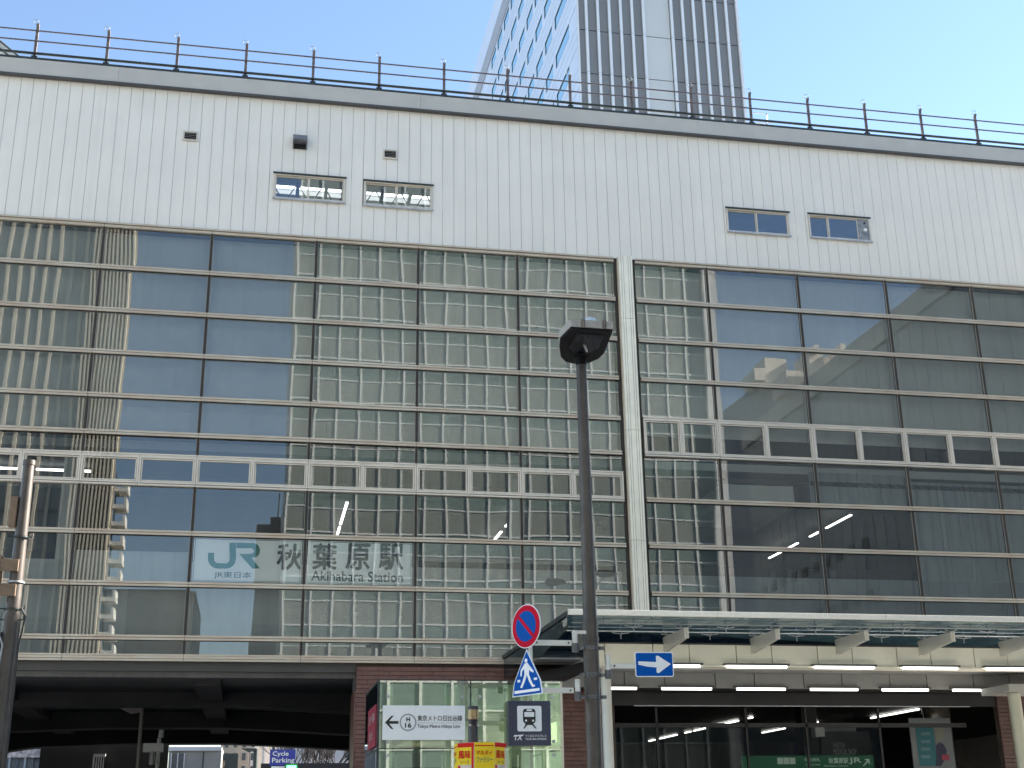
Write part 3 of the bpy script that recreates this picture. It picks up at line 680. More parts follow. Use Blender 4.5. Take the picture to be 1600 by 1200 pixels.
p, q = gpt(1348, 1197), gpt(1358, 1186); w_ = .025
arr = MB(); arr.prism([(p[0], .893, p[1]), (p[0]+.04, .893, p[1]), (q[0], .893, q[1]-.04), (q[0], .893, q[1]), (q[0]-.03, .893, q[1])], (0, .003, 0)); arr.prism([(q[0]-.14, .893, q[1]), (q[0], .893, q[1]+.005), (q[0]+.005, .893, q[1]-.14), (q[0]-.03, .893, q[1]-.14), (q[0]-.03, .893, q[1]-.035), (q[0]-.14, .893, q[1]-.03)], (0, .003, 0)); arr.build('arrow', glow, GS)
SS = thing('shop_sign', 'dim white shop lettering on a dark wall above the green sign', 'sign', (19, 3.1, 3.6))
a, b = at(1298, 1182, 3.2), at(1350, 1158, 3.2)
boxo('sign_board', a.x-.3, b.x+.2, 3.2, 3.3, a.z-.4, b.z+.3, ent, SS)
dimw = mat('dim_white_letters', (.3, .3, .3), .5)
a, b = at(1303, 1168, 3.19), at(1320, 1160, 3.19); text('HISTA', dimw, SS, a.x, b.x, a.z, b.z, 3.19, bold=.01)
a, b = at(1303, 1179, 3.19), at(1338, 1170, 3.19); text('MEDICAL SHOP', dimw, SS, a.x, b.x, a.z, b.z, 3.19, bold=.01)
PS = thing('advertising_poster', 'tall white lobby poster with a teal block and pink label', 'poster', (20.5, 1.0, 3))
a, b = at(1430, 1215, 1.0), at(1484, 1122, 1.0)
boxo('poster_board', a.x, b.x, 1.0, 1.04, a.z-.5, b.z, mat('poster_white', (.13, .145, .15), .5), PS)
def pflat(x0, y0, x1, y1, m_, nm, d=0):
    p, q = at(x0, y1, 1.0), at(x1, y0, 1.0); flat([(p.x, p.z), (q.x, p.z), (q.x, q.z), (p.x, q.z)], .990-d, m_, PS, nm)
pflat(1437, 1131, 1457, 1197, mat('poster_teal', (.015, .10, .12), .5), 'teal_block')
for k in range(4): pflat(1439, 1144+k*12, 1453, 1149+k*12, mat('poster_pale', (.08, .16, .18), .5), 'text_line', .005)
flat([(at(u_, v_, 1).x, at(u_, v_, 1).z) for u_, v_ in ((1462,1165),(1468,1160),(1474,1163),(1479,1172),(1477,1185),(1470,1197),(1462,1197),(1463,1182))], .984, mat('poster_navy', (.02, .02, .05), .5), PS, 'suit_figure')
flat([(at(u_, v_, 1).x, at(u_, v_, 1).z) for u_, v_ in ((1460,1135),(1466,1128),(1473,1134),(1474,1150),(1470,1159),(1462,1158))], .988, mat('poster_beige', (.16, .165, .13), .5), PS, 'pale_shape')
pflat(1472, 1179, 1482, 1188, mat('poster_pink', (.25, .03, .06), .5), 'pink_label', .01)

# ================================================================== STREET LAMP
LX, LY = 4.96, -17.0
SL = thing('street_lamp', 'tall bronze street lamp with a flat dark head in front of the curtain wall', 'street lamp', (LX, LY, 0))
lp = MB(); lp.tube((LX, LY, 0), (LX, LY, 4.6), .118, .118, 28); lp.tube((LX, LY, 4.6), (LX, LY, 8.70), .105, .082, 28); lp.build('pole', pole_m, SL)
MB().tube((LX, LY, 4.28), (LX, LY, 4.33), .128, n=28).build('collar', pole_m, SL)
MB().tube((LX, LY, 8.701), (LX, LY, 8.84), .084, .11, 20).build('neck', mat('lamp_black', (.010, .010, .012), .6, spec=.12), SL)
out2 = [(4.49,-18.24),(5.17,-18.23),(5.29,-17.25),(5.26,-16.98),(5.17,-16.8),(5.04,-16.71),(4.90,-16.70),(4.76,-16.76),(4.62,-16.98),(4.50,-17.4),(4.43,-17.75)]
n = len(out2); cxm = sum(p[0] for p in out2)/n; cym = sum(p[1] for p in out2)/n
hd = MB(); hd.prism([(x, y, 8.87) for x, y in out2], (0, 0, .12)); hd.build('lamp_housing', mat('lamp_grey', (.36, .34, .32), .6, .0, var=.12, scale=8), SL)
hu = MB(); hu.prism([(cxm+(x-cxm)*.97, cym+(y-cym)*.975, 8.835) for x, y in out2], (0, 0, .034)); un = hu.build('underside', mat('lamp_black', (.012,)*3), SL)
hb = MB()
for i in range(12):
    pass
pts = [(4.62,-18.08),(5.08,-18.05),(5.12,-17.5),(5.02,-17.25),(4.80,-17.2),(4.64,-17.45)]
MB().prism([(x, y, 8.822) for x, y in pts], (0, 0, .010)).build('lens', glass('lamp_lens', .05, (.35, .35, .37), dust=.25, dcol=(.05, .05, .06), rough=.2), SL)
MB().prism([(4.66,-18.02,8.829),(4.86,-18.02,8.829),(4.84,-17.7,8.829),(4.68,-17.72,8.829)], (0,0,.004)).build('reflector', steel_pale, SL)
MB().tube((4.86, -17.62, 8.812), (4.96, -17.38, 8.812), .02, n=8).build('lamp_bulb', steel_pale, SL)
for xa in (4.66, 5.0): boxo('clip', xa, xa+.015, -18.256, -18.236, 8.86, 9.0, steel_rust, SL); boxo('clip', xa+.04, xa+.055, -18.256, -18.236, 8.86, 9.0, steel_rust, SL)
db = MB(); prev = None
for k in range(4):
    a0 = math.radians(k*22.4); a1 = math.radians((k+1)*22.4); db.tube((4.85, -18.03, 8.99+.13*math.sin(a0)), (4.85, -18.03, 8.99+.13*math.sin(a1)), .14*math.cos(a0), .14*math.cos(a1), 20, caps=False)
db.build('photocell_dome', mat('dome_plastic', (.5, .56, .62), .2), SL)
# clamps
def clamp(parent, z, r_=.125):
    c = MB(); c.tube((LX, LY, z), (LX, LY, z+.055), r_, n=28); c.build('clamp_band', band_m, parent)
    for dx in (-.17, .15): boxo('clamp_lug', LX+dx-.02, LX+dx+.05, LY-.06, LY+.02, z+.003, z+.05, band_m, parent)
    for dx in (-.08, -.02, .04): MB().tube((LX+dx, LY-.135, z+.028), (LX+dx, LY-.11, z+.028), .009, n=8).build('bolt', steel_dark, parent)
# sign frame rotated about z: left-right axis (cos a, -sin a)
def frame_m(cx, cy, ang):   # local (x,y,z) -> world; local plane faces -Y
    return Matrix.Translation((cx, cy, 0)) @ Matrix.Rotation(-math.radians(ang), 4, 'Z')
M1 = frame_m(3.96, -17.08, 61)
NP = thing('no_parking_sign', 'round red and blue no parking sign turned sideways on a white arm', 'road sign', (3.96, -17.08, 4.13))
cz1 = 4.47
def fl(pts, y, m_, par, nm, th=.003, MM=None): return flat(pts, y, m_, par, nm, th, MM)
R0 = .325
fl(disc(0, cz1, R0, 40), -.012, white_m, NP, 'rim', .012, M1); fl(disc(0, cz1, R0-.012, 40), -.016, red_m, NP, 'red_ring', .003, M1); fl(disc(0, cz1, R0*.70, 40), -.020, blue_m, NP, 'blue_disc', .003, M1)
s_ = R0*.72; t_ = .032
fl([(-s_*.72-t_, cz1+s_*.68), (-s_*.72+t_, cz1+s_*.72), (s_*.72+t_, cz1-s_*.68), (s_*.72-t_, cz1-s_*.72)], -.024, red_m, NP, 'red_bar', .003, M1)
PC = thing('pedestrian_crossing_sign', 'blue pointed sign with a white walking pedestrian below the round sign', 'road sign', (3.96, -17.08, 3.44))
P = [(0, 4.13), (-.30, 3.66), (-.34, 3.46), (.34, 3.46), (.30, 3.66)]
def shrink(P, k, c): return [(c[0]+(x-c[0])*k, c[1]+(z-c[1])*k) for x, z in P]
c0 = (0, 3.68)
fl(P, -.012, white_m, PC, 'rim', .012, M1); fl(shrink(P, .94, c0), -.016, blue_m, PC, 'blue_face', .003, M1)
man = [disc(-.01, 3.965, .032, 14),
       [(-.05,3.925),(.03,3.93),(.06,3.85),(.05,3.76),(-.05,3.76),(-.055,3.85)],
       [(-.05,3.92),(-.135,3.83),(-.145,3.75),(-.115,3.745),(-.105,3.815),(-.045,3.86)],
       [(.03,3.92),(.115,3.84),(.16,3.80),(.145,3.775),(.09,3.80),(.03,3.85)],
       [(-.05,3.765),(.005,3.765),(-.04,3.67),(-.11,3.575),(-.15,3.585),(-.09,3.68)],
       [(.0,3.765),(.05,3.765),(.09,3.68),(.145,3.60),(.18,3.60),(.175,3.575),(.12,3.57),(.05,3.66)],
       [(-.21,3.70),(-.15,3.70),(-.15,3.665),(-.21,3.665)], [(.16,3.70),(.23,3.70),(.23,3.665),(.16,3.665)],
       [(-.28,3.545),(.28,3.545),(.28,3.505),(-.28,3.505)]]
for k, q in enumerate(man): fl(q, -.019, white_m, PC, 'walking_figure' if k < 6 else 'crossing_stripe', .003, M1)
MB().tube((4.02, -17.03, 3.5), (4.02, -17.03, 4.33), .03, n=12).build('sign_post', arm_m, NP)
def arm(par, xa, xb, z, yy=-17.05):
    boxo('arm', xa, xb, yy-.012, yy+.02, z-.04, z+.04, arm_m, par, .003)
    for q in (xa+.05, xb-.05): MB().tube((q, yy-.025, z), (q, yy-.012, z), .014, n=8).build('bolt', steel_dark, par)
arm(NP, 4.06, 4.65, 4.235); arm(PC, 4.06, 4.66, 3.54)
def holder(par, x, z0, z1):
    MB().tube((x, -17.06, z0), (x, -17.06, z1), .042, n=14).build('holder_tube', arm_m, par)
    MB().tube((x, -17.06, z0-.13), (x, -17.06, z0), .05, n=14).build('holder_base', band_m, par)
holder(NP, 4.70, 4.23, 4.42); clamp(NP, 4.14); boxo('link_plate', 4.71, 4.88, -17.08, -17.06, 4.37, 4.42, arm_m, NP)
holder(PC, 4.72, 3.52, 3.70); clamp(PC, 3.42)
OW = thing('one_way_sign', 'blue rectangular one way sign with a white arrow pointing right on the lamp pole', 'road sign', (5.9, -17.1, 3.7))
M3 = frame_m(5.90, -17.12, 4)
fl(rrect(-.295, .295, 3.735, 4.105, .03), -.012, white_m, OW, 'rim', .012, M3); fl(rrect(-.28, .28, 3.75, 4.09, .022), -.016, blue_m, OW, 'blue_face', .003, M3)
fl([(-.245,3.965),(.03,3.955),(.03,4.045),(.06,4.05),(.255,3.925),(.06,3.79),(.03,3.80),(.03,3.875),(-.10,3.885),(-.245,3.915)], -.020, white_m, OW, 'arrow', .003, M3)
boxo('arm', 5.24, 5.66, -17.08, -17.05, 3.865, 3.935, arm_m, OW, .003); MB().tube((5.29, -17.10, 3.90), (5.29, -17.08, 3.90), .014, n=8).build('bolt', steel_dark, OW)
holder(OW, 5.20, 3.84, 4.06); clamp(OW, 3.74)

# ================================================================== GLASS SHELTER
GX0, GX1, GY0, GY1, GZ = 2.06, 5.19, -14.0, -11.5, 4.0
GB = thing('glass_lift_shelter', 'greenish glass lift enclosure with bolted panes in front of the brown tiled wall', 'shelter', (3.6, -12.7, 0))
mint = mat('mint_steel', (.50, .56, .43), .45, .1, var=.08, scale=3)
gf = MB(); 
def gpane(x0, x1, z0, z1): 
    p = boxo('glass_pane', x0, x1, GY0-.006, GY0+.006, z0, z1, clear_m, GB)
    for a, b in ((x0+.14, z1-.26 if z1 > 3.5 else z1-.1), (x1-.14, z1-.26 if z1 > 3.5 else z1-.1), (x0+.14, z0+.1), (x1-.14, z0+.1)):
        MB().tube((a, GY0-.025, b), (a, GY0+.03, b), .028, n=14).build('pane_bolt', steel_pale, p)
for a, b in ((GX0+.015, 3.60), (3.625, GX1-.015)):
    for c, d in ((2.905, GZ), (1.2, 2.885), (.05, 1.18)): gpane(a, b, c, d)
for c, d in ((2.905, GZ), (1.2, 2.885)):
    p = MB(); p.box(GX0-.006, GX0+.006, GY0+.02, GY1, c, d); p.build('side_pane', glass('dark_side_glass', .12, (.10, .13, .13), dust=.10, dcol=(.03, .04, .04)) if 'dark_side_glass' not in MATS else MATS['dark_side_glass'], GB)
    p = MB(); p.box(GX1-.006, GX1+.006, GY0+.02, GY1, c, d); p.build('side_pane', clear_m, GB)
boxo('top_edge', GX0-.01, GX1+.01, GY0-.012, GY0+.03, GZ+.002, GZ+.022, steel_dark, GB); boxo('side_top_edge', GX0-.015, GX0+.015, GY0+.03, GY1, GZ-.01, GZ+.012, steel_dark, GB)
for x in (GX0, GX1): boxo('corner_post', x-.02, x+.02, GY0+.01, GY0+.05, 0, GZ-.001, steel_dark if x == GX0 else alu_m, GB)
boxo('joint_strip', 3.603, 3.622, GY0-.004, GY0+.02, 0, GZ-.001, steel_dark, GB)
for z in (3.42, ): boxo('header_beam', GX0+.15, GX1-.1, GY0+.25, GY0+.40, z, z+.20, mint, GB)
boxo('lintel_box', GX0+.5, GX1-.1, GY0+.8, GY0+1.8, 3.05, 3.40, mint, GB)
for x in (2.3, 3.3, 4.35, 5.0): boxo('inner_post', x-.05, x+.05, GY0+.5, GY0+.6, 0, 3.95, mint, GB)
for x in (2.2, 3.1, 4.1): MB().tube((x, GY0+.3, 3.55), (x+.5, GY1-.1, 3.62), .03, n=8).build('roof_brace', mint, GB)
boxo('lift_doors', 2.7, 4.9, GY1-.3, GY1-.2, 0, 2.7, mat('lift_dark', (.04, .045, .045), .3), GB)
boxo('back_wall', GX0+.05, GX1-.05, GY1-.05, GY1, 0, 3.95, mat('shelter_back', (.16, .19, .16), .5, var=.3, scale=1.2), GB)
boxo('roof_sheet', GX0+.03, GX1-.03, GY0+.05, GY1, GZ-.05, GZ-.03, clear_m, GB)
for k in range(7): MB().tube((2.3+k*.42, GY0+.15, 0), (2.35+k*.42+random.uniform(-.1,.1), GY0+.2, 2.8), .012, n=5).build('cable', steel_pale, GB)
MS = thing('metro_line_sign', 'white subway line sign with a left arrow fixed on the glass lift enclosure', 'sign', (2.8, -14.05, 3.04))
mz0, mz1, mx0, mx1 = 3.03, 3.585, 2.125, 3.505
boxo('sign_board', mx0, mx1, -14.07, -14.04, mz0, mz1, mat('sign_white_board', (.86, .87, .88), .35, var=.02), MS, .003)
def ms(u_, v_): return mx0+(mx1-mx0)*(u_-225)/(990-225), mz1-(mz1-mz0)*(v_-612)/(912-612)
flat([ms(*q) for q in ((245,760),(305,702),(325,702),(285,748),(370,748),(370,772),(285,772),(325,818),(305,818))], -14.073, black_m, MS, 'arrow')
c = ms(458, 760); ring_ = MB()
for i in range(32):
    a0, a1 = 2*math.pi*i/32, 2*math.pi*(i+1)/32; R1, R2 = .118, .142
    ring_.add([(c[0]+R1*math.cos(a0), -14.073, c[1]+R1*math.sin(a0)), (c[0]+R2*math.cos(a0), -14.073, c[1]+R2*math.sin(a0)), (c[0]+R2*math.cos(a1), -14.073, c[1]+R2*math.sin(a1)), (c[0]+R1*math.cos(a1), -14.073, c[1]+R1*math.sin(a1))], [(0,1,2,3)])
ring_.build('line_ring', mat('silver_grey_print', (.33, .34, .35), .4), MS)
def mtext(s_, u0_, v0_, u1_, v1_, bold=.0):
    p, q = ms(u0_, v1_), ms(u1_, v0_); text(s_, black_m, MS, p[0], q[0], p[1], q[1], -14.0735, bold=bold)
mtext('H', 443, 716, 475, 752, .06); mtext('16', 432, 765, 488, 805, .06)
mtext('東京メトロ日比谷線', 545, 698, 962, 748, .012); mtext('Tokyo Metro Hibiya Line', 545, 778, 942, 818, .006)
p, q = ms(545, 765), ms(960, 763); boxo('rule_line', p[0], q[0], -14.0735, -14.071, p[1]-.002, p[1]+.003, MATS['silver_grey_print'], MS)
TX = thing('railway_sign', 'dark navy railway sign with a white train pictogram beside the lamp pole', 'sign', (4.55, -14.2, 2.9))
ta, tb = at(795, 1165, -14.2), at(860, 1095, -14.2)
tx_0, tx_1, tz_0, tz_1 = ta.x, tb.x, ta.z, tb.z
boxo('sign_board', tx_0, tx_1, -14.2, -14.03, tz_0, tz_1, navy_m, TX, .004)
def tp(u_, v_): return tx_0+(tx_1-tx_0)*(u_-840)/(1430-840), tz_1-(tz_1-tz_0)*(v_+40)/(580+40)
def tf(P_, m_, nm, d=0): flat([tp(*q) for q in P_], -14.204-d, m_, TX, nm)
def trr(a, b, c, d, r): 
    p, q = tp(a, d), tp(b, c); return rrect(p[0], q[0], p[1], q[1], r*(tx_1-tx_0)/590)
flat(trr(962, 1300, 32, 385, 22), -14.204, white_m, TX, 'white_square')
flat(trr(1042, 1215, 72, 275, 38), -14.208, black_m, TX, 'train_pictogram')
flat(trr(1060, 1198, 118, 185, 8), -14.212, white_m, TX, 'train_window'); flat(trr(1090, 1168, 80, 103, 10), -14.212, white_m, TX, 'train_window')
for cx_ in (1083, 1180): q = tp(cx_, 237); flat(disc(q[0], q[1], .017, 14), -14.212, white_m, TX, 'headlamp')
tf([(1040,345),(1062,345),(1108,285),(1085,280)], black_m, 'rail_mark', .004); tf([(1228,345),(1205,345),(1158,285),(1180,280)], black_m, 'rail_mark', .004); tf([(1075,275),(1185,275),(1190,298),(1070,298)], black_m, 'rail_mark', .004)
def ttext(s_, a, b, c, d, bold=0, sh=0):
    p, q = tp(a, d), tp(c, b); text(s_, white_m, TX, p[0], q[0], p[1], q[1], -14.206, bold=bold, shear=sh)
ttext('TX', 915, 438, 1030, 505, .04, .2); tf([(900,462),(925,440),(1050,428),(1035,446),(935,455)], white_m, 'swoosh', .002)
ttext('つくばエクスプレス', 1068, 430, 1362, 464, .012); ttext('TSUKUBA EXPRESS', 1068, 478, 1362, 505, .012)
boxo('fixing_plate', 4.3, 4.7, -14.03, -14.008, tz_0+.2, tz_0+.5, band_m, TX)
RB = thing('red_banner_sign', 'dark red sign with faint white writing on the left side of the glass enclosure', 'sign', (1.9, -12.8, 2.9))
rz0, rz1 = 2.95, 3.62
MR = Matrix.Translation((2.03, 0, 0)) @ Matrix.Rotation(math.radians(-90), 4, 'Z')   # local x -> -Y ; faces -X
boxo('sign_board', 2.015, 2.04, -13.95, -12.5, rz0, rz1, mat('banner_red', (.22, .008, .03), .45), RB)
def rtext(s_, y0, y1, z0, z1):
    text(s_, mat('banner_white', (.45, .4, .4), .5), RB, y0, y1, z0, z1, -.02, M2=MR, bold=.01)
rtext('上野・浅草', 12.7, 13.8, 3.35, 3.5); rtext('日光', 12.9, 13.5, 3.08, 3.22)

# ================================================================== ADVERTISING PILLAR
AP = thing('advertising_pillar', 'yellow and red octagonal noodle advertisement pillar topped by a small lamp', 'advertising pillar', (3.12, -18, 0))
yel = mat('ad_yellow', (.88, .62, .03), .6, var=.05, scale=4, spec=.1); adred = mat('ad_red', (.60, .02, .015), .6, spec=.1); pale = mat('ad_cream', (.6, .5, .42), .5, var=.2, scale=6)
zc = 2.735; cxp, cyp, Rr = 3.13, -17.75, .37
for i in range(8):
    a0, a1 = math.radians(-112.5+45*i), math.radians(-67.5+45*i)
    p_, q_ = Vector((cxp+Rr*math.cos(a0), cyp+Rr*math.sin(a0), 0)), Vector((cxp+Rr*math.cos(a1), cyp+Rr*math.sin(a1), 0))
    d_ = (q_-p_); L_ = d_.length; nrm = Vector((d_.y, -d_.x, 0)).normalized()
    MM = Matrix(((d_.x/L_, -nrm.x, 0, p_.x), (d_.y/L_, -nrm.y, 0, p_.y), (0, 0, 1, 0), (0, 0, 0, 1)))
    fc = flat([(0.002, .3), (L_-.002, .3), (L_-.002, zc), (0.002, zc)], 0, yel if i % 2 == 0 else pale, AP, 'face_board', .012, MM)
    def af(P_, m_, nm, d=.003): flat(P_, -d, m_, fc, nm, .002, MM)
    def at_(s_, m_, a, b, c, d, bold=.02, sh=0): text(s_, m_, fc, a, b, c, d, -.007, M2=MM, bold=bold, shear=sh)
    if i % 2 == 0:
        af([(.012, zc-.035), (L_-.012, zc-.035), (L_-.012, zc-.05), (.012, zc-.05)], adred, 'border')
        at_('マルタイ', adred, .03, L_-.03, zc-.165, zc-.105, .02, .2); at_('ファミリー', mat('ad_green', (.02, .22, .16), .4), .03, L_-.03, zc-.265, zc-.195, .02, .2)
        af(disc(L_*.70, zc-.40, .062, 20), mat('ad_orange', (.75, .35, .02), .4), 'bowl_rim'); af(disc(L_*.70, zc-.40, .05, 20), yel, 'bowl', .006); af(disc(L_*.28, zc-.38, .04, 8), white_m, 'blossom')
        af([(.03, .4), (L_-.03, .4), (L_-.03, 2.1), (.03, 2.1)], adred, 'lower_block')
    else:
        af([(0.004, zc-.003), (L_-.004, zc-.003), (L_-.004, zc-.06), (0.004, zc-.06)], adred, 'border')
        af([(.004, zc-.06), (L_-.05, zc-.06), (L_-.05, zc-.29), (.004, zc-.29)], yel, 'yellow_field'); af([(L_-.045, zc-.06), (L_-.012, zc-.06), (L_-.012, .32), (L_-.045, .32)], adred, 'border') if i == 7 else None
        at_('風味', adred, .02, L_-.06, zc-.21, zc-.10, .03); at_('ソース', black_m, .05, L_-.08, zc-.275, zc-.235, .01)
        af(disc(L_*.5, zc-.40, .07, 20), mat('ad_noodle', (.55, .33, .10), .5, var=.4, scale=40), 'noodle_bowl', .006)
        af([(0.01, .35), (.05, .35), (.05, zc-.3), (.01, zc-.3)], adred, 'border', .004)
MB().tube((cxp, cyp, 2.73), (cxp, cyp, 2.74), .34, n=8).build('lid', adred, AP)
LP = thing('bollard_lamp', 'short dark post lamp with a brass band rising above the yellow advertisement', 'lamp', (3.10, -17.5, 0))
lx = 3.105; lyy = -17.3
MB().tube((lx, lyy, 0), (lx, lyy, 3.02), .075, n=20).build('post', mat('post_black', (.035, .035, .042), .4), LP)
MB().tube((lx, lyy, 3.02), (lx, lyy, 3.10), .055, .075, 20).build('neck', MATS['post_black'], LP)
MB().tube((lx, lyy, 3.10), (lx, lyy, 3.235), .078, n=20).build('brass_band', mat('brass', (.30, .22, .12), .35, .7, var=.2, scale=20), LP)
MB().tube((lx, lyy, 3.235), (lx, lyy, 3.285), .08, n=20).build('cap', MATS['post_black'], LP)
for k in range(4): boxo('lug', lx+(-.075 if k % 2 else .045), lx+(-.045 if k % 2 else .075), lyy-.10, lyy-.07, 3.00, 3.03, steel_pale, LP) if k < 2 else None

# ================================================================== UTILITY POLE AT LEFT
UX, UY = -3.36, -17.0
UP = thing('signal_pole', 'brown steel signal pole with brackets and cable straps at the left edge', 'pole', (UX, UY, 0))
MB().tube((UX, UY, 0), (UX, UY, 4.55), .125, .12, 24).build('pole', pole_m, UP); MB().tube((UX, UY, 4.55), (UX, UY, 6.75), .10, .077, 24).build('pole', pole_m, UP)
MB().tube((UX, UY, 6.70), (UX, UY, 6.77), .088, n=24).build('pole_cap', pole_m, UP)
boxo('junction_box', UX-.19, UX-.085, UY-.07, UY+.07, 5.78, 6.22, brown_m, UP, .01)
for z in (4.78, 5.13): boxo('bracket_plate', UX-.27, UX+.03, UY-.125, UY-.095, z, z+.17, brown_m, UP, .004)
boxo('bracket_frame', UX-.32, UX-.20, UY-.10, UY+.08, 4.72, 5.36, brown_m, UP, .008)
for z in (4.83, 4.90, 5.18, 5.25): MB().tube((UX-.22, UY-.14, z), (UX-.22, UY-.12, z), .014, n=8).build('bolt', steel_dark, UP)
MB().tube((UX-.30, UY, 4.98), (UX-2.2, UY-.2, 5.06), .06, n=12).build('signal_arm', brown_m, UP); MB().tube((UX-.30, UY, 5.12), (UX-2.2, UY-.2, 5.18), .03, n=10).build('signal_arm', steel_dark, UP)
for z in (5.62, 4.98, 4.60, 4.44, 4.30, 3.98, 3.62, 3.2, 2.7): MB().tube((UX, UY, z), (UX, UY, z+.025), .118, n=20).build('strap', steel_pale if z in (4.98, 4.30) else steel_dark, UP)
for z in (5.63, 4.61, 4.46):
    for s in (-1, 1): MB().tube((UX+s*.08, UY-.05, z), (UX+s*.17, UY-.09, z+.0), .010, n=6).tube((UX+s*.17, UY-.09, z), (UX+s*.17, UY-.09, z+.05), .010, n=6).build('step_hook', steel_dark, UP)
cb = MB(); pts = [(UX+.13, UY-.1, 4.62), (UX+.19, UY-.1, 4.5), (UX+.17, UY-.1, 4.3), (UX+.14, UY-.1, 4.1), (UX+.15, UY-.1, 3.5), (UX+.14, UY-.1, 1.5)]
for i in range(len(pts)-1): cb.tube(pts[i], pts[i+1], .014, n=6)
cb.build('cable', black_m, UP)
cb = MB(); pts = [(UX-.12, UY-.12, 4.25), (UX-.06, UY-.14, 4.1), (UX-.09, UY-.13, 3.6), (UX-.12, UY-.13, 3.1), (UX-.06, UY-.13, 1.0)]
for i in range(len(pts)-1): cb.tube(pts[i], pts[i+1], .011, n=6)
cb.build('cable', steel_pale, UP)
boxo('control_box', UX-.42, UX-.14, UY-.12, UY+.12, 3.45, 4.30, mat('box_black', (.03, .03, .032), .4), UP, .01)
boxo('label_plate', UX-.13, UX-.02, UY-.15, UY-.13, 2.6, 3.1, steel_pale, UP)

# ================================================================== UNDERPASS AND BEYOND
def lamp_post(px_, pyt, Y, name, label, arm_px, m_=steel_dark, r_=.06):
    t = at(px_, pyt, Y); L = thing(name, label, 'street lamp', (t.x, Y, 0))
    MB().tube((t.x, Y, 0), (t.x, Y, t.z), r_, n=10).build('pole', m_, L)
    e = at(arm_px, pyt, Y)
    MB().prism([(e.x, Y-.12, t.z+.02), (t.x, Y-.15, t.z+.02), (t.x, Y-.15, t.z-.10), (t.x+(e.x-t.x)*.5, Y-.15, t.z-.16)], (0, .3, 0)).build('lamp_head', m_, L)
    return L
lamp_post(222, 1107, 8, 'underpass_lamp', 'slender grey lamp with a wedge head under the viaduct', 187, mat('lamp_post_grey', (.16, .15, .14), .5))
lamp_post(400, 1170, 33, 'distant_lamp', 'dark street lamp silhouetted beyond the underpass beside the blue sign', 377, steel_dark, .12)
CS = thing('cycle_parking_sign', 'blue cycle parking sign with white English lettering beyond the underpass', 'sign', (1.6, 34, 4.5))
a, b = at(421, 1196, 34), at(462, 1171, 34)
boxo('sign_board', a.x, b.x, 34, 34.15, a.z, b.z, mat('cycle_sign_blue', (.01, .015, .12), .5, emit=((.02, .03, .25), .1)), CS)
lit = mat('cycle_sign_letters', (.5, .52, .5), .5, emit=((.6, .65, .6), .05))
p, q = at(426, 1183, 33.99), at(451, 1174, 33.99); text('Cycle', lit, CS, p.x, q.x, p.z, q.z, 33.99, bold=.015)
p, q = at(425, 1194, 33.99), at(460, 1184, 33.99); text('Parking', lit, CS, p.x, q.x, p.z, q.z, 33.99, bold=.015)
boxo('sign_pole', a.x+.1, a.x+.25, 34.2, 34.35, 0, a.z+1, steel_dark, CS); boxo('lower_board', a.x+.1, b.x-.1, 34, 34.1, a.z-1.2, a.z-.05, white_m, CS)
TL = thing('green_signal_light', 'small glowing green light below the blue cycle parking sign', 'signal', (2, 33, 4))
a, b = at(448, 1200, 33.5), at(463, 1196, 33.5); boxo('signal_lens', a.x, b.x, 33.5, 33.6, a.z-.3, b.z, mat('green_led', (.05, .5, .1), .4, emit=((.05, 1, .15), 2.5)), TL); boxo('signal_case', a.x-.1, b.x+.1, 33.62, 33.9, a.z-.4, b.z+.1, steel_dark, TL)
# camera and junction box on a pole
CM = thing('camera_pole', 'white camera and junction box on a thin pole under the viaduct', 'camera', (-4, 14, 0))
p = at(252, 1140, 14); q = at(240, 1164, 14)
MB().tube((p.x-.05, 14, 0), (p.x-.05, 14, p.z-.3), .07, n=10).build('pole', white_m, CM)
MB().tube((p.x, 14, p.z-.28), (p.x+.02, 14, p.z), .10, .09, 12).tube((p.x+.02, 14, p.z), (p.x+.05, 14, p.z+.12), .09, .02, 12).build('camera_dome', white_m, CM)
boxo('junction_box', q.x-.35, q.x+.35, 13.8, 14.1, q.z-.25, q.z+.05, white_m, CM); MB().tube((q.x, 13.7, q.z-.7), (q.x, 13.7, q.z-.25), .09, n=10).build('lamp_can', steel_pale, CM)
# white low building
WB = thing('white_annex', 'low white building with a grey recessed window beyond the underpass', 'building', (-3, 56, 0))
a, b = at(262, 1167, 55), at(345, 1200, 55); WBx, WBz = a.x, a.z
boxo('roof_band', a.x, b.x, 55, 60, a.z-.25, a.z, mat('annex_white', (.50, .50, .50), .6), WB); boxo('wall', a.x+.1, b.x-.02, 55.2, 60, 0, a.z-.26, mat('annex_grey', (.24, .235, .22), .7), WB)
boxo('window', a.x+.3, a.x+1.1, 55.1, 55.19, a.z-1.5, a.z-.4, mat('annex_glass', (.05, .06, .07), .2), WB); boxo('window_frame', a.x+.15, b.x-.3, 55.02, 55.09, a.z-1.75, a.z-1.55, MATS['annex_white'], WB)
TB = thing('tan_office_block', 'tan brick office block with small windows beyond the underpass', 'building', (0, 66, 0))
a, b = at(345, 1160, 62), at(388, 1200, 62)
boxo('wall', a.x, b.x, 62, 74, 0, a.z+3, mat('tan_brick', (.42, .34, .26), .8, var=.1, scale=3), TB)
for k in range(8):
    for j in range(4): boxo('window', a.x+.3+j*.62, a.x+.55+j*.62, 61.95, 61.99, 3.0+k*.9, 3.5+k*.9, MATS['annex_glass'], TB)
boxo('balcony', a.x-.9, a.x+.9, 61.2, 61.9, b.z+.6, b.z+.9, steel_dark, TB)
GBd = thing('grey_panel_building', 'pale grey panelled building standing beside the tan block beyond the underpass', 'building', (2, 70, 0))
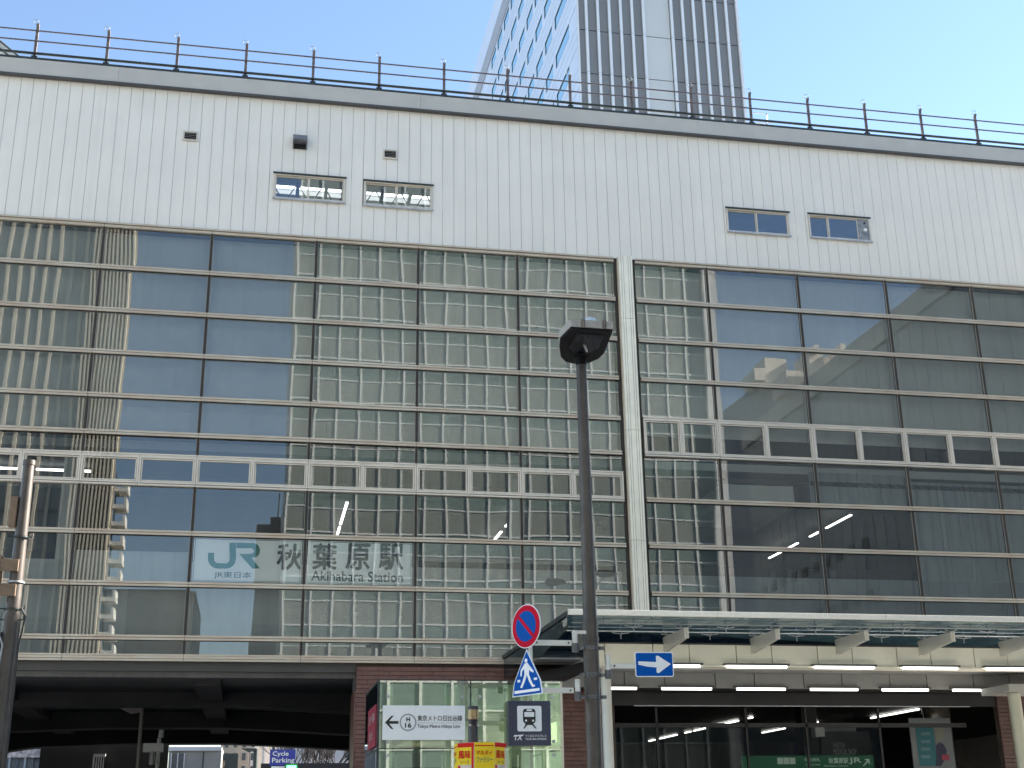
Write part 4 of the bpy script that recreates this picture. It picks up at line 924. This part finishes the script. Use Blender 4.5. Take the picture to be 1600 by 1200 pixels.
a, b = at(388, 1160, 66), at(432, 1200, 66); boxo('wall', a.x, b.x, 66, 76, 0, a.z+4, mat('pale_grey_wall', (.55, .56, .58), .7), GBd)
for k in range(4): boxo('pilaster', a.x+.2+k*.75, a.x+.35+k*.75, 65.85, 65.99, 0, a.z+4, steel_pale, GBd)
PB = thing('pink_white_building', 'pale pinkish building far behind the bare trees', 'building', (8, 120, 0))
a, b = at(460, 1150, 110), at(556, 1200, 110); boxo('wall', a.x-2, b.x+6, 112, 130, 0, a.z+5, mat('pale_pink_wall', (.62, .55, .53), .7, var=.05, scale=.3), PB)
for k in range(6): boxo('window', a.x-1+k*2.2, a.x+k*2.2, 111.8, 111.98, a.z-2.2, a.z-1, mat('annex_glass', (.05,)*3), PB)
SB = thing('shopfront', 'glazed shopfront, its blue light put into the colours, seen through the underpass at the lower left', 'shop', (-12, 44, 0))
a, b = at(3, 1168, 44), at(61, 1200, 44)
boxo('wall', a.x-6, b.x, 44.3, 50, 0, a.z+2, mat('shop_lit_blue', (.10, .13, .17), .5, var=.4, scale=2), SB)  # blue light of the shop is put into the wall and bar colours
for k in range(9): boxo('glazing_bar', a.x+k*.42, a.x+k*.42+.1, 44.1, 44.28, 2, a.z+1.5, mat('shop_bar', (.25, .3, .36), .4) if k % 2 else mat('shop_bar_dark', (.06, .08, .11), .4), SB)
boxo('shop_band', a.x, b.x, 44.0, 44.09, a.z-.55, a.z-.1, mat('shop_pale', (.35, .33, .36), .5, var=.6, scale=4), SB)
boxo('end_wall', b.x+.05, b.x+4.5, 43.5, 46, 0, 9, black_m, SB)
ZP = thing('striped_poster', 'small black and white striped poster in the dark opening at lower left', 'poster', (-7, 30, 0))
a, b = at(144, 1200, 25.9), at(165, 1178, 25.9)
boxo('poster_board', a.x, b.x, 25.9, 26.0, a.z-2, b.z, white_m, ZP)
for k in range(6): MB().prism([(a.x+.06+k*.11, 25.89, a.z-1), (a.x+.11+k*.11, 25.89, a.z-1), (a.x+.13+k*.10, 25.89, b.z-.1), (a.x+.08+k*.10, 25.89, b.z-.15)], (0, .008, 0)).build('stripe', black_m, ZP)
boxo('dark_wall', -16, a.x-.3, 26.5, 26.8, 0, 5.3, dark_c, ST) if False else None
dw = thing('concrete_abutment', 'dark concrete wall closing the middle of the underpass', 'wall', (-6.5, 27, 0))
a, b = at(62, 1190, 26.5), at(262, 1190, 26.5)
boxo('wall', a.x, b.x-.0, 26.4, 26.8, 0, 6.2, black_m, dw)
for k in range(3): boxo('window_frame', WBx+.25+k*.42, WBx+.31+k*.42, 54.95, 55.01, WBz-1.5, WBz-.4, MATS['annex_white'], WB)
boxo('downpipe', WBx+2.3, WBx+2.4, 54.9, 55.0, 0, WBz-.3, steel_dark, WB); boxo('side_canopy', WBx-1.0, WBx+.0, 54.2, 55.0, WBz-.9, WBz-.8, steel_pale, WB)
ds = thing('narrow_shop_sign', 'small dark upright sign between the white annex and the tan block', 'sign', (0, 50, 0))
p = at(352, 1180, 50); boxo('sign_board', p.x, p.x+.8, 50, 50.15, 3.2, p.z+.1, steel_dark, ds); boxo('sign_leg', p.x+.3, p.x+.4, 50, 50.1, 0, 3.19, steel_dark, ds)
# bare trees
bark = mat('bare_bark', (.035, .028, .025), .9, var=.3, scale=5)
def tree(x, y, h, label, seed):
    rn = random.Random(seed); T = thing('bare_tree', label, 'tree', (x, y, 0), 'bare winter trees beyond the underpass')
    tk = MB().tube((x, y, 0), (x+.1, y, h*.32), .16, .12, 8); tk.build('trunk', bark, T)
    br = MB()
    def grow(p, d, L, r_, dep):
        e = p+d*L; br.tube(p, e, r_, r_*.7, 5, caps=False)
        if dep == 0: return
        for _ in range(3 if dep > 2 else 2):
            nd = (d+Vector((rn.uniform(-.55, .55), rn.uniform(-.55, .55), rn.uniform(-.05, .35)))).normalized(); grow(e, nd, L*rn.uniform(.65, .85), r_*.62, dep-1)
    for _ in range(4): grow(Vector((x+.1, y, h*.31)), Vector((rn.uniform(-.5, .5), rn.uniform(-.4, .4), 1)).normalized(), h*.19, .075, 5)
    br.build('branch', bark, T)['kind'] = 'stuff'
for i, (px_, Y, h, lb) in enumerate(((470, 46, 8.8, 'leafless tree just right of the blue cycle parking sign'), (500, 50, 9.6, 'leafless tree in the middle of the trio beyond the underpass'), (534, 44, 8.6, 'leafless tree nearest the brown tiled wall beyond the underpass'))):
    p = at(px_, 1190, Y); tree(p.x, Y, h, lb, 11+i)
HG = thing('dark_hedge_wall', 'low dark wall below the bare trees beyond the underpass', 'wall', (4, 42, 0)); a, b = at(408, 1192, 42), at(552, 1192, 42); boxo('wall', a.x, b.x, 42.6, 43, 0, a.z, dark_c, HG)

# ================================================================== BUILDINGS ACROSS THE STREET (behind the camera, mirrored in the glass)
c_glass = mat('office_spandrel', (.31, .335, .30), .45, var=.06, scale=.2); c_band = mat('office_band_green', (.23, .30, .275), .35, var=.08, scale=.2)
c_white = mat('office_white_frame', (.92, .92, .88), .5, var=.03)
OB = thing('grid_office_building', 'large pale office block with a white window grid across the street', 'building', (20, -70, 0))
ox0, ox1, oy, oz1 = 1.95, 37.4, -64.0, 58.0
boxo('body', ox0, ox1, oy-22, oy-.3, 0, oz1, c_glass, OB)
zf = [2.2+3.62*i for i in range(16)]; nc_ = 20; cw = (ox1-ox0)/nc_
gp0 = None; gb0 = None
for z in zf:
    for i in range(nc_):
        x = ox0+cw*i
        if gp0 is None:
            gp0 = boxo('window_panel', x+.05, x+cw-.05, oy-.29, oy-.08, z+.06, z+1.98, c_glass, OB); gb0 = boxo('spandrel_panel', x+.05, x+cw-.05, oy-.29, oy-.075, z+2.08, z+3.54, c_band, OB); z00, x00 = z, x
        else:
            inst(gp0, WL[gp0.name]+Vector((x-x00, 0, z-z00)), OB)
            inst(gb0, WL[gb0.name]+Vector((x-x00, 0, z-z00)), OB)
    boxo('floor_band', ox0, ox1, oy-.29, oy-.045, z+1.985, z+2.075, c_white, OB); boxo('floor_band', ox0, ox1, oy-.29, oy-.04, z-.075, z+.055, c_white, OB)
for i in range(nc_+1): boxo('mullion', ox0+cw*i-.075, ox0+cw*i+.075, oy-.285, oy-.02, 0, oz1, c_white, OB)
boxo('corner_column', ox1, ox1+.45, oy-.8, oy+.25, 0, oz1, c_white, OB); boxo('side_wing', ox1+.5, ox1+1.5, oy-20, oy-1.0, 0, oz1-1, mat('office_wing_grey', (.40, .40, .41), .6), OB)
# ribbed tower
RT = thing('ribbed_tower', 'beige ribbed tower with blue glass and vertical fins across the street', 'building', (-20, -64, 0))
ry = -60.0
def vx(x_, y_, Y): return at(x_, y_, Y).x           # mirror depth: 60 m in front of the glass
xe = vx(198, 520, 60); xm = vx(133, 520, 60)
r_be = mat('rib_beige', (.62, .57, .47), .6, var=.06); r_gl = mat('tower_blue_glass', (.27, .31, .32), .25, var=.12, scale=.1)
MB().prism([(-60, ry-.5, 0), (xm, ry-.5, 0), (xm*1.25, ry-25, 0), (-60, ry-25, 0)], (0, 0, 75)).build('glass_body', r_gl, RT)
MB().prism([(xm+.01, ry-.4, 0), (xe, ry-.4, 0), (xe*1.26, ry-25, 0), (xm*1.24, ry-25, 0)], (0, 0, 75)).build('beige_body', r_be, RT)
k = 0; x = xm-.5
while x > -34:
    boxo('fin', x-.12, x+.12, ry-.49, ry-.30, 0, 75, r_be, RT); x -= .96
for z in range(4, 75, 4): boxo('floor_line', -60, xm-.01, ry-.49, ry-.44, z, z+.25, mat('floor_line_grey', (.10, .12, .13), .4), RT)
nr = 11; wd = (xe-xm)/nr
r_dk = mat('rib_shadow_groove', (.38, .34, .27), .7)
for i in range(nr): boxo('rib', xm+wd*i+.04, xm+wd*i+wd*.6, ry-.39, ry+.05, 0, 75, r_be, RT); boxo('groove', xm+wd*i+wd*.6+.003, xm+wd*(i+1)+.035, ry-.39, ry-.36, 0, 75, r_dk, RT)
for k in range(14):
    z = 12.3+1.35*k
    if z > 27: break
    bl = boxo('balcony', xe+.01, xe+1.0, ry-2.2, ry-.3, z, z+.30, mat('balcony_white', (.62, .62, .58), .6), RT); boxo('railing', xe+.8, xe+.98, ry-2.2, ry-.3, z+.31, z+.85, MATS['balcony_white'], bl); boxo('door', xe+.005, xe+.008, ry-2.2, ry-1.2, z+.2, z+1.7, mat('balcony_dark', (.05,)*3), bl)
# grey stepped block
GK = thing('grey_stepped_block', 'dark grey stepped block with roof antennas across the street', 'building', (0, -95, 0))
gy = 92.0; a, b, c, d = [at(x_, y_, gy) for x_, y_ in ((398, 915), (446, 915), (406, 822), (424, 806))]
gk_m = mat('grey_block', (.26, .265, .27), .7, var=.08, scale=.2)
boxo('wall', a.x, b.x+3, -gy-16, -gy, 0, c.z-.0, gk_m, GK); boxo('penthouse', d.x, b.x+3, -gy-12, -gy-1, c.z, d.z, gk_m, GK)
for dx in (.3, 1.0): MB().tube((d.x+dx+.5, -gy-2, d.z), (d.x+dx+.5, -gy-2, d.z+3.0), .08, n=6).build('antenna', steel_dark, GK)
LB = thing('low_grey_block', 'low dark grey building between the ribbed tower and the stepped block', 'building', (-8, -80, 0))
a, b = at(205, 922, 78), at(300, 925, 78); boxo('wall', a.x-2, b.x, -95, -78, 0, a.z, mat('low_grey', (.42, .44, .45), .8, var=.1), LB); boxo('roof_edge', a.x-2.1, b.x+.1, -95.1, -77.9, a.z, a.z+.25, gk_m, LB)
# big grey building down the right side
DB = thing('grey_slab_building', 'long dark grey slab building along the right side of the plaza', 'building', (52, -45, 0))
dxx = 32.0; dz1 = 27.0; dfar = -43.3
d_m = mat('slab_grey', (.33, .36, .39), .7, var=.06, scale=.3, streak=.15)
boxo('body', dxx+.2, 62, dfar, -9.0, 0, dz1-1.2, d_m, DB); boxo('parapet', dxx-.2, 62, dfar-.2, -8.8, dz1-1.2, dz1, mat('slab_parapet', (.40, .41, .42), .6), DB)
for k in range(28):
    y = dfar+.1+k*1.22; boxo('wall_panel', dxx-.0, dxx+.19, y, y+1.16, 0, dz1-1.25, d_m, DB)
for k in range(10):
    for j in range(5): boxo('window', dxx-.05, dxx-.01, -42+k*1.6, -41.3+k*1.6, 10+j*2.8, 10.6+j*2.8, mat('slab_window', (.05, .055, .06), .3), DB) if j < 3 else None
PH = thing('rooftop_houses', 'cream rooftop plant houses catching the sun beyond the grey slab building', 'building', (60, -120, 0))
ph_m = mat('penthouse_cream', (.70, .64, .56), .6, var=.05, scale=.4)
def phb(x0, y0, x1, y1, Y, nm='plant_house'):
    a, b = at(x0, y1, Y), at(x1, y0, Y); boxo(nm, a.x, b.x, -Y-5, -Y, a.z, b.z, ph_m, PH)
phb(1181, 575, 1196, 592, 118); phb(1198, 560, 1230, 597, 120); phb(1231, 580, 1262, 606, 112); phb(1268, 548, 1286, 597, 119); phb(1272, 538, 1278, 549, 118.5, 'stack'); phb(1313, 538, 1319, 560, 118, 'stack')
a, b = at(1197, 700, 119), at(1300, 596, 119); boxo('main_block', a.x, b.x+4, -145, -121, 0, b.z, mat('block_grey', (.30, .31, .32), .7), PH)
for k in range(7):
    p, q = at(1232+k*4, 604, 111.9), at(1234.5+k*4, 588, 111.9); boxo('slat', p.x, q.x, -111.9, -111.8, p.z, q.z, mat('slat_grey', (.25, .24, .22), .6), PH)
print('objects', len(bpy.data.objects))

DL = thing('twin_street_lamp', 'dark twin headed street lamp across the road mirrored in the lower glass', 'street lamp', (0, -48, 0))
dy = 48.0; a, b, c = at(865, 912, dy), at(946, 898, dy), at(930, 918, dy)
MB().tube((c.x, -dy, 0), (c.x, -dy, c.z+.5), .11, .07, 12).build('pole', pole_m, DL)
for p in (a, b):
    MB().tube((c.x, -dy, c.z), (p.x, -dy, p.z), .04, .035, 8).build('arm', pole_m, DL)
    MB().prism([(p.x-.75, -dy-.2, p.z), (p.x-.6, -dy-.2, p.z+.28), (p.x+.5, -dy-.2, p.z+.3), (p.x+.85, -dy-.2, p.z+.05), (p.x+.3, -dy-.2, p.z-.2), (p.x-.4, -dy-.2, p.z-.2)], (0, .45, 0)).build('lamp_head', pole_m, DL)
